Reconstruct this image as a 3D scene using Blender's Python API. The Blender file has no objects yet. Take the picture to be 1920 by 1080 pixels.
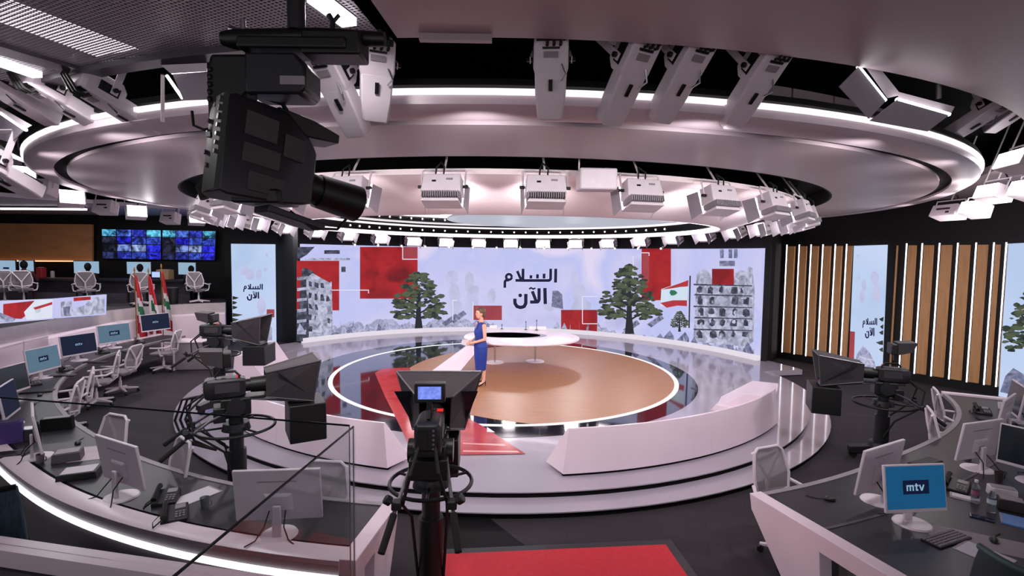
import bpy, bmesh, math, random
from mathutils import Vector, Matrix, Euler
random.seed(7)
SC = bpy.context.scene
COL = SC.collection
R = math.radians
# ------------------------------------------------------------------ camera (image taken as 1920x1080)
FPX, HOFF, ROLL, HC = 950.0, 60.0, R(0.7), 3.10
PIT = math.atan(HOFF / FPX)
CP, SP, CR, SR = math.cos(PIT), math.sin(PIT), math.cos(ROLL), math.sin(ROLL)
cam_d = bpy.data.cameras.new('studio_view'); cam = bpy.data.objects.new('studio_view', cam_d); COL.objects.link(cam)
cam_d.sensor_width = 36.0; cam_d.lens = FPX / 1920 * 36.0; cam_d.clip_start = 0.05; cam_d.clip_end = 200
_rt = Vector((CR, SR * SP, SR * CP)); _dn = Vector((SR, -CR * SP, -CR * CP)); _fw = Vector((0, CP, -SP))
_m = Matrix((_rt, -_dn, -_fw)).transposed().to_4x4(); _m.translation = (0, 0, HC)
cam.matrix_world = _m
SC.camera = cam
# ------------------------------------------------------------------ world, exposure
W = bpy.data.worlds.new('World'); SC.world = W; W.use_nodes = True
W.node_tree.nodes['Background'].inputs[0].default_value = (0.80, 0.74, 0.80, 1)
W.node_tree.nodes['Background'].inputs[1].default_value = 1.05
VS = SC.view_settings
VS.view_transform = 'Standard'; VS.look = 'None'; VS.gamma = 1.0; VS.exposure = 0.0; VS.use_curve_mapping = False
CX, CY = -0.15, 12.9            # centre of the round studio

def area(name, loc, aim, size, power, color=(1, .93, .96), parent=None, size_y=None, spread=None):
    d = bpy.data.lights.new(name, 'AREA'); d.energy = power; d.color = color; d.size = size
    if size_y: d.shape = 'RECTANGLE'; d.size_y = size_y
    if spread: d.spread = spread
    o = bpy.data.objects.new(name, d); COL.objects.link(o)
    o.location = loc
    o.rotation_euler = (Vector(aim) - Vector(loc)).to_track_quat('-Z', 'Y').to_euler()
    if parent: o.parent = parent
    return o
# ------------------------------------------------------------------ geometry helpers
def ray(px, py):
    u, v = px - 960, py - 540
    a, b = u * CR + v * SR, -u * SR + v * CR
    return Vector((a, FPX * CP - b * SP, -FPX * SP - b * CP))
def at(px, py, z=None, y=None):
    d = ray(px, py); t = (z - HC) / d.z if z is not None else y / d.y
    return Vector((d.x * t, d.y * t, HC + d.z * t))
def at_r(px, py, r, far=False, c=(CX, CY)):
    """point of the pixel's ray on the upright cylinder of radius r about c"""
    d = ray(px, py)
    A = d.x ** 2 + d.y ** 2; B = -2 * (d.x * c[0] + d.y * c[1]); K = c[0] ** 2 + c[1] ** 2 - r * r
    q = math.sqrt(max(B * B - 4 * A * K, 0)); t = (-B + (q if far else -q)) / (2 * A)
    return Vector((d.x * t, d.y * t, HC + d.z * t))
def pol(r, a, z=0.0, c=(CX, CY)):
    return Vector((c[0] + r * math.cos(R(a)), c[1] + r * math.sin(R(a)), z))
def lin(c):
    return tuple((x / 255 / 12.92 if x / 255 <= .04045 else ((x / 255 + .055) / 1.055) ** 2.4) for x in c[:3]) + (1,)

class MB:
    def __init__(s): s.v = []; s.f = []
    def add(s, vs, fs):
        o = len(s.v); s.v += [tuple(p) for p in vs]; s.f += [tuple(i + o for i in q) for q in fs]; return s
    def box(s, c, d, M=None, taper=1.0):
        x, y, z = d[0] / 2, d[1] / 2, d[2] / 2; t = taper
        vs = [Vector(p) for p in ((-x, -y, -z), (x, -y, -z), (x, y, -z), (-x, y, -z), (-x * t, -y * t, z), (x * t, -y * t, z), (x * t, y * t, z), (-x * t, y * t, z))]
        if M is not None: vs = [M @ p for p in vs]
        return s.add([p + Vector(c) for p in vs], [(0, 3, 2, 1), (4, 5, 6, 7), (0, 1, 5, 4), (1, 2, 6, 5), (2, 3, 7, 6), (3, 0, 4, 7)])
    def hexa(s, a, b):
        """solid between two quads"""
        return s.add(list(a) + list(b), [(0, 3, 2, 1), (4, 5, 6, 7), (0, 1, 5, 4), (1, 2, 6, 5), (2, 3, 7, 6), (3, 0, 4, 7)])
    def cyl(s, p0, p1, r0, r1=None, n=12, cap=True):
        p0, p1 = Vector(p0), Vector(p1); r1 = r0 if r1 is None else r1
        w = (p1 - p0).normalized(); u = w.orthogonal().normalized(); v = w.cross(u)
        vs = []
        for k in range(n):
            a = 2 * math.pi * k / n; e = u * math.cos(a) + v * math.sin(a); vs += [p0 + e * r0, p1 + e * r1]
        fs = [(2 * k, 2 * ((k + 1) % n), 2 * ((k + 1) % n) + 1, 2 * k + 1) for k in range(n)]
        if cap: fs += [tuple(2 * k for k in reversed(range(n))), tuple(2 * k + 1 for k in range(n))]
        return s.add(vs, fs)
    def tube(s, pts, r, n=8, closed=False):
        pts = [Vector(p) for p in pts]; m = len(pts); vs = []; up = None
        for i, p in enumerate(pts):
            a = pts[(i - 1) % m] if closed or i else p; b = pts[(i + 1) % m] if closed or i < m - 1 else p
            w = (b - a).normalized()
            if up is None: up = w.orthogonal().normalized()
            u = (up - w * up.dot(w)); u = u.normalized() if u.length > 1e-6 else w.orthogonal().normalized(); up = u; v = w.cross(u)
            rr = r[i] if isinstance(r, (list, tuple)) else r
            vs += [p + (u * math.cos(2 * math.pi * k / n) + v * math.sin(2 * math.pi * k / n)) * rr for k in range(n)]
        fs = []
        for i in range(m if closed else m - 1):
            j = (i + 1) % m
            fs += [(i * n + k, i * n + (k + 1) % n, j * n + (k + 1) % n, j * n + k) for k in range(n)]
        if not closed: fs += [tuple(reversed(range(n))), tuple((m - 1) * n + k for k in range(n))]
        return s.add(vs, fs)
    def prism(s, poly, z0, z1):
        n = len(poly)
        return s.add([(x, y, z0) for x, y in poly] + [(x, y, z1) for x, y in poly],
                     [tuple(reversed(range(n))), tuple(range(n, 2 * n))] + [(k, (k + 1) % n, n + (k + 1) % n, n + k) for k in range(n)])
    def plate(s, poly, thick, axis):
        """polygon of 3D points thickened along axis"""
        n = len(poly); ax = Vector(axis) * thick
        return s.add([Vector(p) for p in poly] + [Vector(p) + ax for p in poly],
                     [tuple(range(n)), tuple(reversed(range(n, 2 * n)))] + [(k, n + k, n + (k + 1) % n, (k + 1) % n) for k in range(n)])
    def sweep(s, prof, a0, a1, n, c=(CX, CY), off=None, full=False):
        """closed (r,z) profile swept about c"""
        m = len(prof); vs = []; N = n if full else n + 1
        for i in range(N):
            a = a0 + (a1 - a0) * i / n; o = off(a) if off else 0
            vs += [pol(r + o, a, z, c) for r, z in prof]
        fs = []
        for i in range(n):
            j = (i + 1) % N if full else i + 1
            fs += [(i * m + k, j * m + k, j * m + (k + 1) % m, i * m + (k + 1) % m) for k in range(m)]
        if not full: fs += [tuple(reversed(range(m))), tuple((N - 1) * m + k for k in range(m))]
        return s.add(vs, fs)
    def ell(s, c, r, n=12, m=8, M=None):
        vs = []; c = Vector(c); r = (r, r, r) if isinstance(r, (int, float)) else r
        for i in range(m + 1):
            t = math.pi * i / m
            for k in range(n):
                a = 2 * math.pi * k / n
                p = Vector((r[0] * math.sin(t) * math.cos(a), r[1] * math.sin(t) * math.sin(a), r[2] * math.cos(t)))
                vs.append(c + (M @ p if M is not None else p))
        return s.add(vs, [(i * n + k, (i + 1) * n + k, (i + 1) * n + (k + 1) % n, i * n + (k + 1) % n) for i in range(m) for k in range(n)])
    def loft(s, rings, cap=True):
        n = len(rings[0]); vs = [p for r in rings for p in r]
        fs = [(i * n + k, i * n + (k + 1) % n, (i + 1) * n + (k + 1) % n, (i + 1) * n + k) for i in range(len(rings) - 1) for k in range(n)]
        if cap: fs += [tuple(reversed(range(n))), tuple((len(rings) - 1) * n + k for k in range(n))]
        return s.add(vs, fs)
    def build(s, name, mat, parent=None, smooth=35, bevel=0, seg=2):
        me = bpy.data.meshes.new(name); me.from_pydata(s.v, [], s.f)
        bm = bmesh.new(); bm.from_mesh(me); bmesh.ops.remove_doubles(bm, verts=bm.verts, dist=1e-6)
        bmesh.ops.recalc_face_normals(bm, faces=bm.faces); bm.to_mesh(me); bm.free()
        if smooth:
            me.polygons.foreach_set('use_smooth', [True] * len(me.polygons)); me.set_sharp_from_angle(angle=R(smooth))
        me.materials.append(mat)
        o = bpy.data.objects.new(name, me); COL.objects.link(o)
        if parent: o.parent = parent
        if bevel:
            b = o.modifiers.new('bevel', 'BEVEL'); b.width = bevel; b.segments = seg; b.limit_method = 'ANGLE'; b.angle_limit = R(40)
        return o

def thing(name, label, cat, loc=(0, 0, 0), rz=0, group=None, rot=None):
    o = bpy.data.objects.new(name, None); COL.objects.link(o); o.empty_display_size = .1
    o.location = loc; o.rotation_euler = rot if rot else (0, 0, R(rz))
    return tag(o, label, cat, group)
def tag(o, label, cat, group=None):
    o['label'] = label; o['category'] = cat
    if group: o['group'] = group
    return o
def struct(o, label=None):
    o['kind'] = 'structure'
    if label: o['label'] = label
    return o
def dup(root, loc, rz=0, label=None, group=None, rot=None):
    r = root.copy(); COL.objects.link(r); r.location = loc; r.rotation_euler = rot if rot else (0, 0, R(rz))
    if label: r['label'] = label
    if group: r['group'] = group
    for ch in list(root.children):
        c = ch.copy(); COL.objects.link(c); c.parent = r
        for g in list(ch.children):
            d = g.copy(); COL.objects.link(d); d.parent = c
    return r
ORD = ['first', 'second', 'third', 'fourth', 'fifth', 'sixth', 'seventh', 'eighth', 'ninth', 'tenth', 'eleventh', 'twelfth', 'thirteenth',
       'fourteenth', 'fifteenth', 'sixteenth', 'seventeenth', 'eighteenth', 'nineteenth', 'twentieth']
# ------------------------------------------------------------------ materials
MATS = {}
def mat(name, col, rough=.5, metal=0, var=.06, scale=6, bump=0, emit=0, spec=.5, alpha=1, coat=0, trans=0):
    if name in MATS: return MATS[name]
    m = bpy.data.materials.new(name); m.use_nodes = True; nt = m.node_tree; b = nt.nodes['Principled BSDF']
    c = lin(col)
    tc = nt.nodes.new('ShaderNodeTexCoord'); no = nt.nodes.new('ShaderNodeTexNoise'); no.inputs['Scale'].default_value = scale; no.inputs['Detail'].default_value = 4
    nt.links.new(tc.outputs['Object'], no.inputs['Vector'])
    cr = nt.nodes.new('ShaderNodeValToRGB'); cr.color_ramp.elements[0].position = .3; cr.color_ramp.elements[1].position = .7
    cr.color_ramp.elements[0].color = tuple(max(x * (1 - var), 0) for x in c[:3]) + (1,); cr.color_ramp.elements[1].color = tuple(min(x * (1 + var), 1) for x in c[:3]) + (1,)
    nt.links.new(no.outputs['Fac'], cr.inputs['Fac'])
    nt.links.new(cr.outputs['Color'], b.inputs['Base Color'])
    b.inputs['Roughness'].default_value = rough; b.inputs['Metallic'].default_value = metal; b.inputs['Specular IOR Level'].default_value = spec
    b.inputs['Coat Weight'].default_value = coat; b.inputs['Transmission Weight'].default_value = trans
    if emit:
        nt.links.new(cr.outputs['Color'], b.inputs['Emission Color']); b.inputs['Emission Strength'].default_value = emit
        if emit > .3: b.inputs['Specular IOR Level'].default_value = .08; b.inputs['Roughness'].default_value = .6
        if emit > .3: b.inputs['Base Color'].default_value = (0.01, 0.01, 0.01, 1); nt.links.remove(b.inputs['Base Color'].links[0])
    if bump:
        bp = nt.nodes.new('ShaderNodeBump'); bp.inputs['Strength'].default_value = bump; n2 = nt.nodes.new('ShaderNodeTexNoise'); n2.inputs['Scale'].default_value = scale * 12
        nt.links.new(tc.outputs['Object'], n2.inputs['Vector']); nt.links.new(n2.outputs['Fac'], bp.inputs['Height']); nt.links.new(bp.outputs['Normal'], b.inputs['Normal'])
    MATS[name] = m; return m
def ramp_mat(name, cols, scale=3, emit=1.0, kind='NOISE', detail=6, dist=0, pos=None, rough=.4, stretch=(1, 1, 1)):
    """material whose colour runs through cols by a texture; emissive when emit"""
    m = bpy.data.materials.new(name); m.use_nodes = True; nt = m.node_tree; b = nt.nodes['Principled BSDF']
    tc = nt.nodes.new('ShaderNodeTexCoord'); mp = nt.nodes.new('ShaderNodeMapping'); mp.inputs['Scale'].default_value = stretch
    nt.links.new(tc.outputs['Object'], mp.inputs['Vector'])
    if kind == 'NOISE':
        t = nt.nodes.new('ShaderNodeTexNoise'); t.inputs['Detail'].default_value = detail; t.inputs['Distortion'].default_value = dist; out = t.outputs['Fac']
    else:
        t = nt.nodes.new('ShaderNodeTexVoronoi'); out = t.outputs['Color']
    t.inputs['Scale'].default_value = scale; nt.links.new(mp.outputs['Vector'], t.inputs['Vector'])
    cr = nt.nodes.new('ShaderNodeValToRGB'); e = cr.color_ramp.elements
    while len(e) < len(cols): e.new(.5)
    for i, c in enumerate(cols):
        e[i].position = pos[i] if pos else .28 + .44 * i / (len(cols) - 1); e[i].color = lin(c)
    nt.links.new(out, cr.inputs['Fac'])
    if emit:
        b.inputs['Specular IOR Level'].default_value = .08; rough = .6
        b.inputs['Base Color'].default_value = (.01, .01, .01, 1); nt.links.new(cr.outputs['Color'], b.inputs['Emission Color']); b.inputs['Emission Strength'].default_value = emit
    else: nt.links.new(cr.outputs['Color'], b.inputs['Base Color'])
    b.inputs['Roughness'].default_value = rough; MATS[name] = m; return m

WHITE = mat('white_lacquer', (232, 214, 224), .28, var=.03, scale=2)
WHITEPL = mat('white_plastic', (218, 207, 216), .4, var=.03)
GREYPL = mat('grey_plastic', (140, 134, 138), .5)
DARKPL = mat('dark_plastic', (24, 24, 28), .42, var=.15)
BLACK = mat('black_plastic', (8, 8, 10), .45, var=.2)
MATTE = mat('matte_black', (9, 9, 11), .85, var=.2, spec=.2)
RUBBER = mat('black_rubber', (14, 14, 15), .7)
CHROME = mat('chrome', (190, 190, 195), .25, 1.0)
STEEL = mat('grey_steel', (105, 102, 106), .4, .7)
HOODM = mat('hood_cloth', (54, 50, 53), .6, var=.12, scale=20)
FIXT = mat('fixture_white', (214, 204, 210), .45, var=.04, scale=8)
FLAP = mat('flap_grey', (150, 143, 152), .5, var=.05)
SOFFIT = mat('soffit_paint', (162, 147, 153), .42, var=.06, scale=.7)
DESKTOP = mat('desk_dark', (41, 39, 44), .38, var=.12, scale=5, bump=.03)
DESKFACE = mat('desk_grey', (120, 112, 116), .5, var=.05)
GLOW = mat('lamp_face', (255, 246, 250), .5, var=.01, emit=7)
GLOWS = mat('led_strip_white', (255, 246, 255), .5, var=.01, emit=3.2)
GLOWSOFT = mat('led_strip_soft', (255, 244, 250), .5, var=.01, emit=1.15)
SCROFF = mat('screen_dark', (18, 30, 40), .15, var=.3, scale=3)
PAPER = mat('paper', (205, 198, 206), .7, var=.04)
SKIN = mat('skin', (214, 158, 135), .5, var=.05, scale=10)
# ================================================================== structure
STG = 0.16
# carpet floor with faint tile joints
def carpet():
    m = bpy.data.materials.new('carpet_tiles'); m.use_nodes = True; nt = m.node_tree; b = nt.nodes['Principled BSDF']
    tc = nt.nodes.new('ShaderNodeTexCoord'); mp = nt.nodes.new('ShaderNodeMapping'); mp.inputs['Rotation'].default_value = (0, 0, .3)
    br = nt.nodes.new('ShaderNodeTexBrick'); br.inputs['Scale'].default_value = 1; br.inputs['Brick Width'].default_value = 1.0; br.inputs['Row Height'].default_value = .25
    br.inputs['Mortar Size'].default_value = .006; br.inputs['Color1'].default_value = lin((52, 48, 53)); br.inputs['Color2'].default_value = lin((58, 53, 58)); br.inputs['Mortar'].default_value = lin((48, 45, 49))
    no = nt.nodes.new('ShaderNodeTexNoise'); no.inputs['Scale'].default_value = 90
    mx = nt.nodes.new('ShaderNodeMix'); mx.data_type = 'RGBA'; mx.blend_type = 'MULTIPLY'; mx.inputs['Factor'].default_value = .35
    bp = nt.nodes.new('ShaderNodeBump'); bp.inputs['Strength'].default_value = .25
    L = nt.links.new
    L(tc.outputs['Object'], mp.inputs['Vector']); L(mp.outputs['Vector'], br.inputs['Vector']); L(tc.outputs['Object'], no.inputs['Vector'])
    L(br.outputs['Color'], mx.inputs['A']); L(no.outputs['Color'], mx.inputs['B']); L(mx.outputs['Result'], b.inputs['Base Color']); L(no.outputs['Fac'], bp.inputs['Height']); L(bp.outputs['Normal'], b.inputs['Normal'])
    b.inputs['Roughness'].default_value = .8; b.inputs['Specular IOR Level'].default_value = .25
    return m
m = MB(); m.box((0, 11, -.05), (46, 34, .1)); struct(m.build('floor', carpet(), smooth=0), 'dark grey carpet tile studio floor')
# round stage with two low steps
STONE = mat('stage_stone', (168, 159, 172), .10, var=.05, scale=1.2, coat=.3)
stage = bpy.data.objects.new('floor_stage', None); COL.objects.link(stage); struct(stage, 'round white glossy stage with two low steps')
m = MB(); m.sweep([(0.01, 0.0), (7.1, 0.0), (7.1, .066), (0.01, .066)], 0, 360, 120, full=True); m.build('lower_riser', MATTE, stage)
m = MB(); m.sweep([(6.2, .066), (7.12, .066), (7.12, .08), (6.2, .08)], 0, 360, 120, full=True); m.build('lower_tread', STONE, stage)
m = MB(); m.sweep([(6.2, .08), (6.74, .08), (6.74, .146), (6.2, .146)], 0, 360, 120, full=True); m.build('upper_riser', MATTE, stage)
m = MB(); m.sweep([(0.01, .146), (6.76, .146), (6.76, STG), (0.01, STG)], 0, 360, 140, full=True); m.build('stage_top', STONE, stage)
# rear of the stage up to the video wall
WC, WR, WA0, WA1 = (-.41, 11.67), 8.12, 20.6, 142.9
m = MB(); m.sweep([(4.6, .02), (8.4, .02), (8.4, .157), (4.6, .157)], 12, 150, 60, c=WC); m.build('stage_rear', STONE, stage)
DARKGL = mat('dark_glass_floor', (28, 27, 36), .06, var=.15, scale=1.5, coat=.4)
m = MB(); m.sweep([(.01, STG), (4.85, STG), (4.85, STG + .004), (.01, STG + .004)], 0, 360, 120, c=(-.35, 12.88), full=True); m.build('dark_ring', DARKGL, stage)
m = MB(); m.sweep([(4.15, STG), (4.25, STG), (4.25, STG + .009), (4.15, STG + .009)], 0, 360, 120, c=(-.17, 12.82), full=True); m.build('white_ring', mat('ring_white', (255, 250, 252), .3, var=.01, emit=1.1), stage)  # white inlay ring with an emissive material
def woodmat(name, c1, c2, rough=.35, ax=(.6, 9, 1), coat=0):
    m = ramp_mat(name, (c1, c2, c1), 2.2, 0, detail=8, rough=rough, stretch=ax); m.node_tree.nodes['Principled BSDF'].inputs['Coat Weight'].default_value = coat; return m
WOODFL = woodmat('wood_floor', (140, 90, 54), (158, 106, 68), .4, coat=0)
wp = []
for k in range(96):
    a = 2 * math.pi * k / 96; o = Vector((.6, 12.6)); d = Vector((math.cos(a), math.sin(a))); best = 99
    for c, r in (((-.17, 12.82), 4.15), ((1.35, 12.6), 4.0)):
        q = o - Vector(c); bq = q.dot(d); best = min(best, -bq + math.sqrt(bq * bq - q.dot(q) + r * r))
    wp.append(tuple(o + d * best))
m = MB(); m.prism(wp, STG + .003, STG + .007); m.build('wood_inlay', WOODFL, stage, smooth=0)
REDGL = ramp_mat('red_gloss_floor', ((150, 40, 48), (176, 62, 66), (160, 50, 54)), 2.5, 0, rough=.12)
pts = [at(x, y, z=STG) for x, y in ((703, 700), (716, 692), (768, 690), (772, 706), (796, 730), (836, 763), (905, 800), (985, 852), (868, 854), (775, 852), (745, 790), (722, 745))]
m = MB(); m.prism([(p.x, p.y) for p in pts], STG + .008, STG + .012); m.build('red_floor_wedge', REDGL, stage, smooth=0)  # red wedge laid over the stage floor
pts = [at(x, y, z=STG) for x, y in ((913, 802), (913, 811), (928, 812))]
m = MB(); m.prism([(p.x, p.y) for p in pts], STG + .012, STG + .014); m.build('white_floor_arrow', WHITE, stage, smooth=0)
for q in (((868, 832), (868, 834), (950, 838), (944, 834)), ((868, 846), (868, 849), (975, 850), (970, 847))):
    pts = [at(x, y, z=STG) for x, y in q]
    m = MB(); m.prism([(p.x, p.y) for p in pts], STG + .012, STG + .014); m.build('pale_floor_stripe', mat('pale_red', (205, 140, 140), .3), stage, smooth=0)
# red carpet aisle and dark frame
ca = [at(835, 1042, z=0), at(1248, 1024, z=0)]
e0 = (ca[1] - ca[0]); e0.z = 0; L0 = e0.length; ex = e0.normalized(); ey = Vector((ex.y, -ex.x, 0))
def strip(p, w, l, z0, z1): return [(q.x, q.y) for q in (p, p + ex * w, p + ex * w + ey * l, p + ey * l)]
m = MB(); m.prism(strip(ca[0] - ex * .1 - ey * .1, L0 + .2, 5.2, 0, 0), 0, .012); aisle = m.build('floor_aisle', mat('aisle_border', (40, 38, 44), .5), smooth=0)
struct(aisle, 'dark bordered red carpet aisle')
m = MB(); m.prism(strip(ca[0], L0, 5.0, 0, 0), .012, .02); m.build('red_carpet', mat('red_carpet', (196, 38, 52), .8, var=.08, scale=30, bump=.1), aisle, smooth=0)
bl = [at(x, y, z=0) for x, y in ((820, 962), (905, 962), (968, 1012), (1000, 1034), (832, 1034))]
m = MB(); m.prism([(p.x, p.y) for p in bl], 0, .008); struct(m.build('floor_black_panel', mat('black_floor', (5, 5, 8), .7, spec=.2), smooth=0), 'black glossy floor panel at the stage steps')
# ------------------------------------------------------------------ canopy: big round soffit
can = bpy.data.objects.new('ceiling_canopy', None); COL.objects.link(can); struct(can, 'large round pale suspended ceiling with dark groove and lit rim')
SZ = 4.25
m = MB(); m.sweep([(6.95, SZ), (8.36, SZ), (8.36, SZ + .2), (6.95, SZ + .2)], 0, 360, 160, full=True); m.build('soffit', SOFFIT, can)
m = MB(); m.sweep([(8.36, SZ + .04), (8.5, SZ + .04), (8.5, SZ + .2), (8.36, SZ + .2)], 0, 360, 160, full=True); m.build('groove', MATTE, can)
m = MB(); m.sweep([(8.5, SZ), (8.72, SZ), (8.80, SZ + .05), (8.80, SZ + .12), (8.5, SZ + .12)], 0, 360, 160, full=True); m.build('rim', mat('rim_white', (206, 190, 197), .35, var=.03), can)
m = MB(); m.sweep([(8.5, SZ + .13), (8.83, SZ + .125), (8.83, SZ + .165), (8.5, SZ + .17)], 0, 360, 160, full=True); m.build('rim_light', GLOWSOFT, can)
m = MB(); m.sweep([(8.36, SZ + .2), (8.8, SZ + .2), (8.8, SZ + .25), (.1, SZ + .7), (.1, SZ + .6), (6.95, SZ + .3)], 0, 360, 80, full=True); m.build('canopy_back', MATTE, can)
m = MB(); aa = [math.degrees(math.atan2(p.y - CY, p.x - CX)) for p in (at_r(1385, 200, 8.3), at_r(1478, 200, 8.3), at_r(1556, 200, 8.3), at_r(1650, 220, 8.3))]
for k in range(3):
    m = MB(); m.sweep([(8.28, SZ + .2), (8.34, SZ + .2), (8.34, SZ + .52), (8.28, SZ + .52)], aa[k] + .08, aa[k + 1] - .08, 10); m.build('upper_panel', SOFFIT, can)
# black gap collar and white bowl ring inside the opening
m = MB(); m.sweep([(6.92, SZ), (6.95, SZ), (6.95, SZ + .35), (6.4, SZ + .35), (6.4, SZ + .3), (6.92, SZ + .3)], 0, 360, 120, full=True); m.build('gap_collar', MATTE, can)
BOWL = mat('bowl_white', (242, 226, 228), .4, var=.03, scale=1)
m = MB(); m.sweep([(6.42, 4.13), (6.42, 4.2), (5.0, 3.86), (5.0, 3.73), (5.12, 3.73)], 0, 360, 140, full=True); m.build('bowl_ring', BOWL, can)
m = MB(); m.sweep([(4.90, 3.74), (5.0, 3.74), (5.0, 3.83), (4.90, 3.83)], 0, 360, 120, full=True); m.build('inner_light_ring', GLOWS, can)
m = MB(); m.sweep([(4.86, 3.84), (5.0, 3.84), (5.0, 4.1), (4.86, 4.1)], 0, 360, 120, full=True); m.build('dark_band', MATTE, can)
m = MB(); m.sweep([(4.72, 4.02), (4.86, 4.02), (4.86, 4.07), (4.72, 4.07)], 0, 360, 120, full=True); m.build('upper_light_ring', GLOWSOFT, can)
GLOSSC = mat('gloss_ceiling', (70, 68, 78), .05, var=.1, coat=.5)
m = MB(); m.sweep([(.01, 4.1), (4.9, 4.1), (4.9, 4.14), (.01, 4.14)], 0, 360, 100, full=True); m.build('gloss_disc', GLOSSC, can)
m = MB(); m.sweep([(.01, 4.07), (3.1, 4.07), (3.1, 4.10), (.01, 4.10)], 0, 360, 80, c=(1.3, 14.2), full=True); m.build('pale_disc', mat('pale_disc', (196, 200, 214), .4, var=.02, emit=.75), can)  # pale emissive disc set just below the gloss ceiling
# ------------------------------------------------------------------ outer ceiling: pale soffit and perforated metal
OZ = 4.62
oc = MB(); oc.sweep([(9.26, OZ), (16, OZ), (16, OZ + .12), (9.26, OZ + .12)], -94.2, 12, 60); struct(oc.build('ceiling_outer', SOFFIT), 'pale flat outer ceiling panel with curved edge')
m = MB(); m.box((0, 0, 0), (.5, .05, .06)); o = m.build('ceiling_trim_lip', SOFFIT); q = pol(9.30, -91.6, OZ - .015); o.location = q; o.rotation_euler = (0, 0, R(.6)); struct(o, 'short pale lip below the outer ceiling edge')
def mesh_metal():
    m = bpy.data.materials.new('perforated_metal'); m.use_nodes = True; nt = m.node_tree; b = nt.nodes['Principled BSDF']; L = nt.links.new
    tc = nt.nodes.new('ShaderNodeTexCoord'); mp = nt.nodes.new('ShaderNodeMapping'); mp.inputs['Rotation'].default_value = (0, 0, R(38)); mp.inputs['Scale'].default_value = (24, 40, 1)
    br = nt.nodes.new('ShaderNodeTexBrick'); br.inputs['Scale'].default_value = 1; br.inputs['Brick Width'].default_value = 1; br.inputs['Row Height'].default_value = 1; br.inputs['Mortar Size'].default_value = .17; br.inputs['Mortar Smooth'].default_value = 0
    br.inputs['Color1'].default_value = (0, 0, 0, 1); br.inputs['Color2'].default_value = (0, 0, 0, 1); br.inputs['Mortar'].default_value = (1, 1, 1, 1)
    L(tc.outputs['Object'], mp.inputs['Vector']); L(mp.outputs['Vector'], br.inputs['Vector']); L(br.outputs['Color'], b.inputs['Alpha'])
    b.inputs['Base Color'].default_value = lin((176, 170, 178)); b.inputs['Roughness'].default_value = .45; b.inputs['Metallic'].default_value = .1
    return m
mesh = MB(); mesh.sweep([(9.2, OZ + .03), (15.5, OZ + .03), (15.5, OZ + .034), (9.2, OZ + .034)], -112.5, -95, 20)
PERF = mesh_metal(); cm = mesh.build('ceiling_mesh', PERF, smooth=0); struct(cm, 'perforated metal ceiling panel')
m = MB(); m.sweep([(9.2, OZ + .03), (15.5, OZ + .03), (15.5, OZ + .034), (9.2, OZ + .034)], -165, -113.6, 30); struct(m.build('ceiling_mesh_side', PERF, smooth=0), 'perforated metal ceiling panel over the desks')
m = MB(); m.sweep([(9.08, OZ - .02), (9.22, OZ - .02), (9.22, OZ + .08), (9.08, OZ + .08)], -165, -95, 60); struct(m.build('trim_1', STEEL), 'grey metal edge of the perforated ceiling')
m = MB(); m.sweep([(9.2, OZ - .0), (15.5, OZ - .0), (15.5, OZ + .08), (9.2, OZ + .08)], -113.7, -112.4, 2); struct(m.build('trim_2', STEEL), 'grey metal ceiling rail')
m = MB(); m.box((-2, 9, 5.45), (44, 36, .1)); struct(m.build('ceiling', MATTE, smooth=0), 'black void ceiling above')
# slab above the gap so the opening reads black; bright strips above the mesh
def strip_light(name, p0, p1, w, label, mt=GLOWS, h=.05, parent=None, lamp=0):
    p0, p1 = Vector(p0), Vector(p1); d = (p1 - p0).normalized(); s = d.cross(Vector((0, 0, 1))).normalized() * (w / 2); up = Vector((0, 0, h))
    t = thing(name, label, 'light', (p0 + p1) / 2); c = (p0 + p1) / 2
    a = [p0 - s - c, p1 - s - c, p1 + s - c, p0 + s - c]
    MB().hexa([p + up for p in a], [p + up * 2 for p in a]).build('housing', STEEL, t, bevel=.004)
    MB().hexa(a, [p + up for p in a]).build('tube_cover', mt, t)
    if lamp: area('tube_lamp', c - Vector((0, 0, .02)), c - Vector((0, 0, 1)), (p1 - p0).length * .8, lamp, size_y=w)
    return t
strip_light('ceiling_tube_light', at(590, 2, z=OZ - .03), at(655, 50, z=OZ - .03), .11, 'bright tube light on the ceiling beside the hanging camera pole', lamp=16)
strip_light('ceiling_tube_light', at(-30, 112, z=OZ - .02), at(70, 146, z=OZ - .02), .10, 'bright tube light at the corner of the perforated ceiling', lamp=30)
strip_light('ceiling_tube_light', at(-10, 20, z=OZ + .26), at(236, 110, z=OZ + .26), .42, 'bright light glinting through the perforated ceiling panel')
# ------------------------------------------------------------------ back wall with video wall
BWALL = mat('black_wall', (8, 7, 11), .6, var=.2, spec=.3)
bw = MB(); bw.sweep([(8.2, 0), (8.5, 0), (8.5, 5.4), (8.2, 5.4)], 20.2, 143.4, 70, c=WC); struct(bw.build('wall_back', BWALL), 'black curved wall behind the video wall')
m = MB(); m.sweep([(8.02, STG), (8.2, STG), (8.2, .31), (8.02, .31)], WA0 + .2, WA1, 70, c=WC); struct(m.build('baseboard_back', mat('bright_curb', (236, 228, 240), .3, var=.02, emit=.92)), 'bright white curb along the foot of the video wall')  # curb brightness is put into its emission
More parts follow.
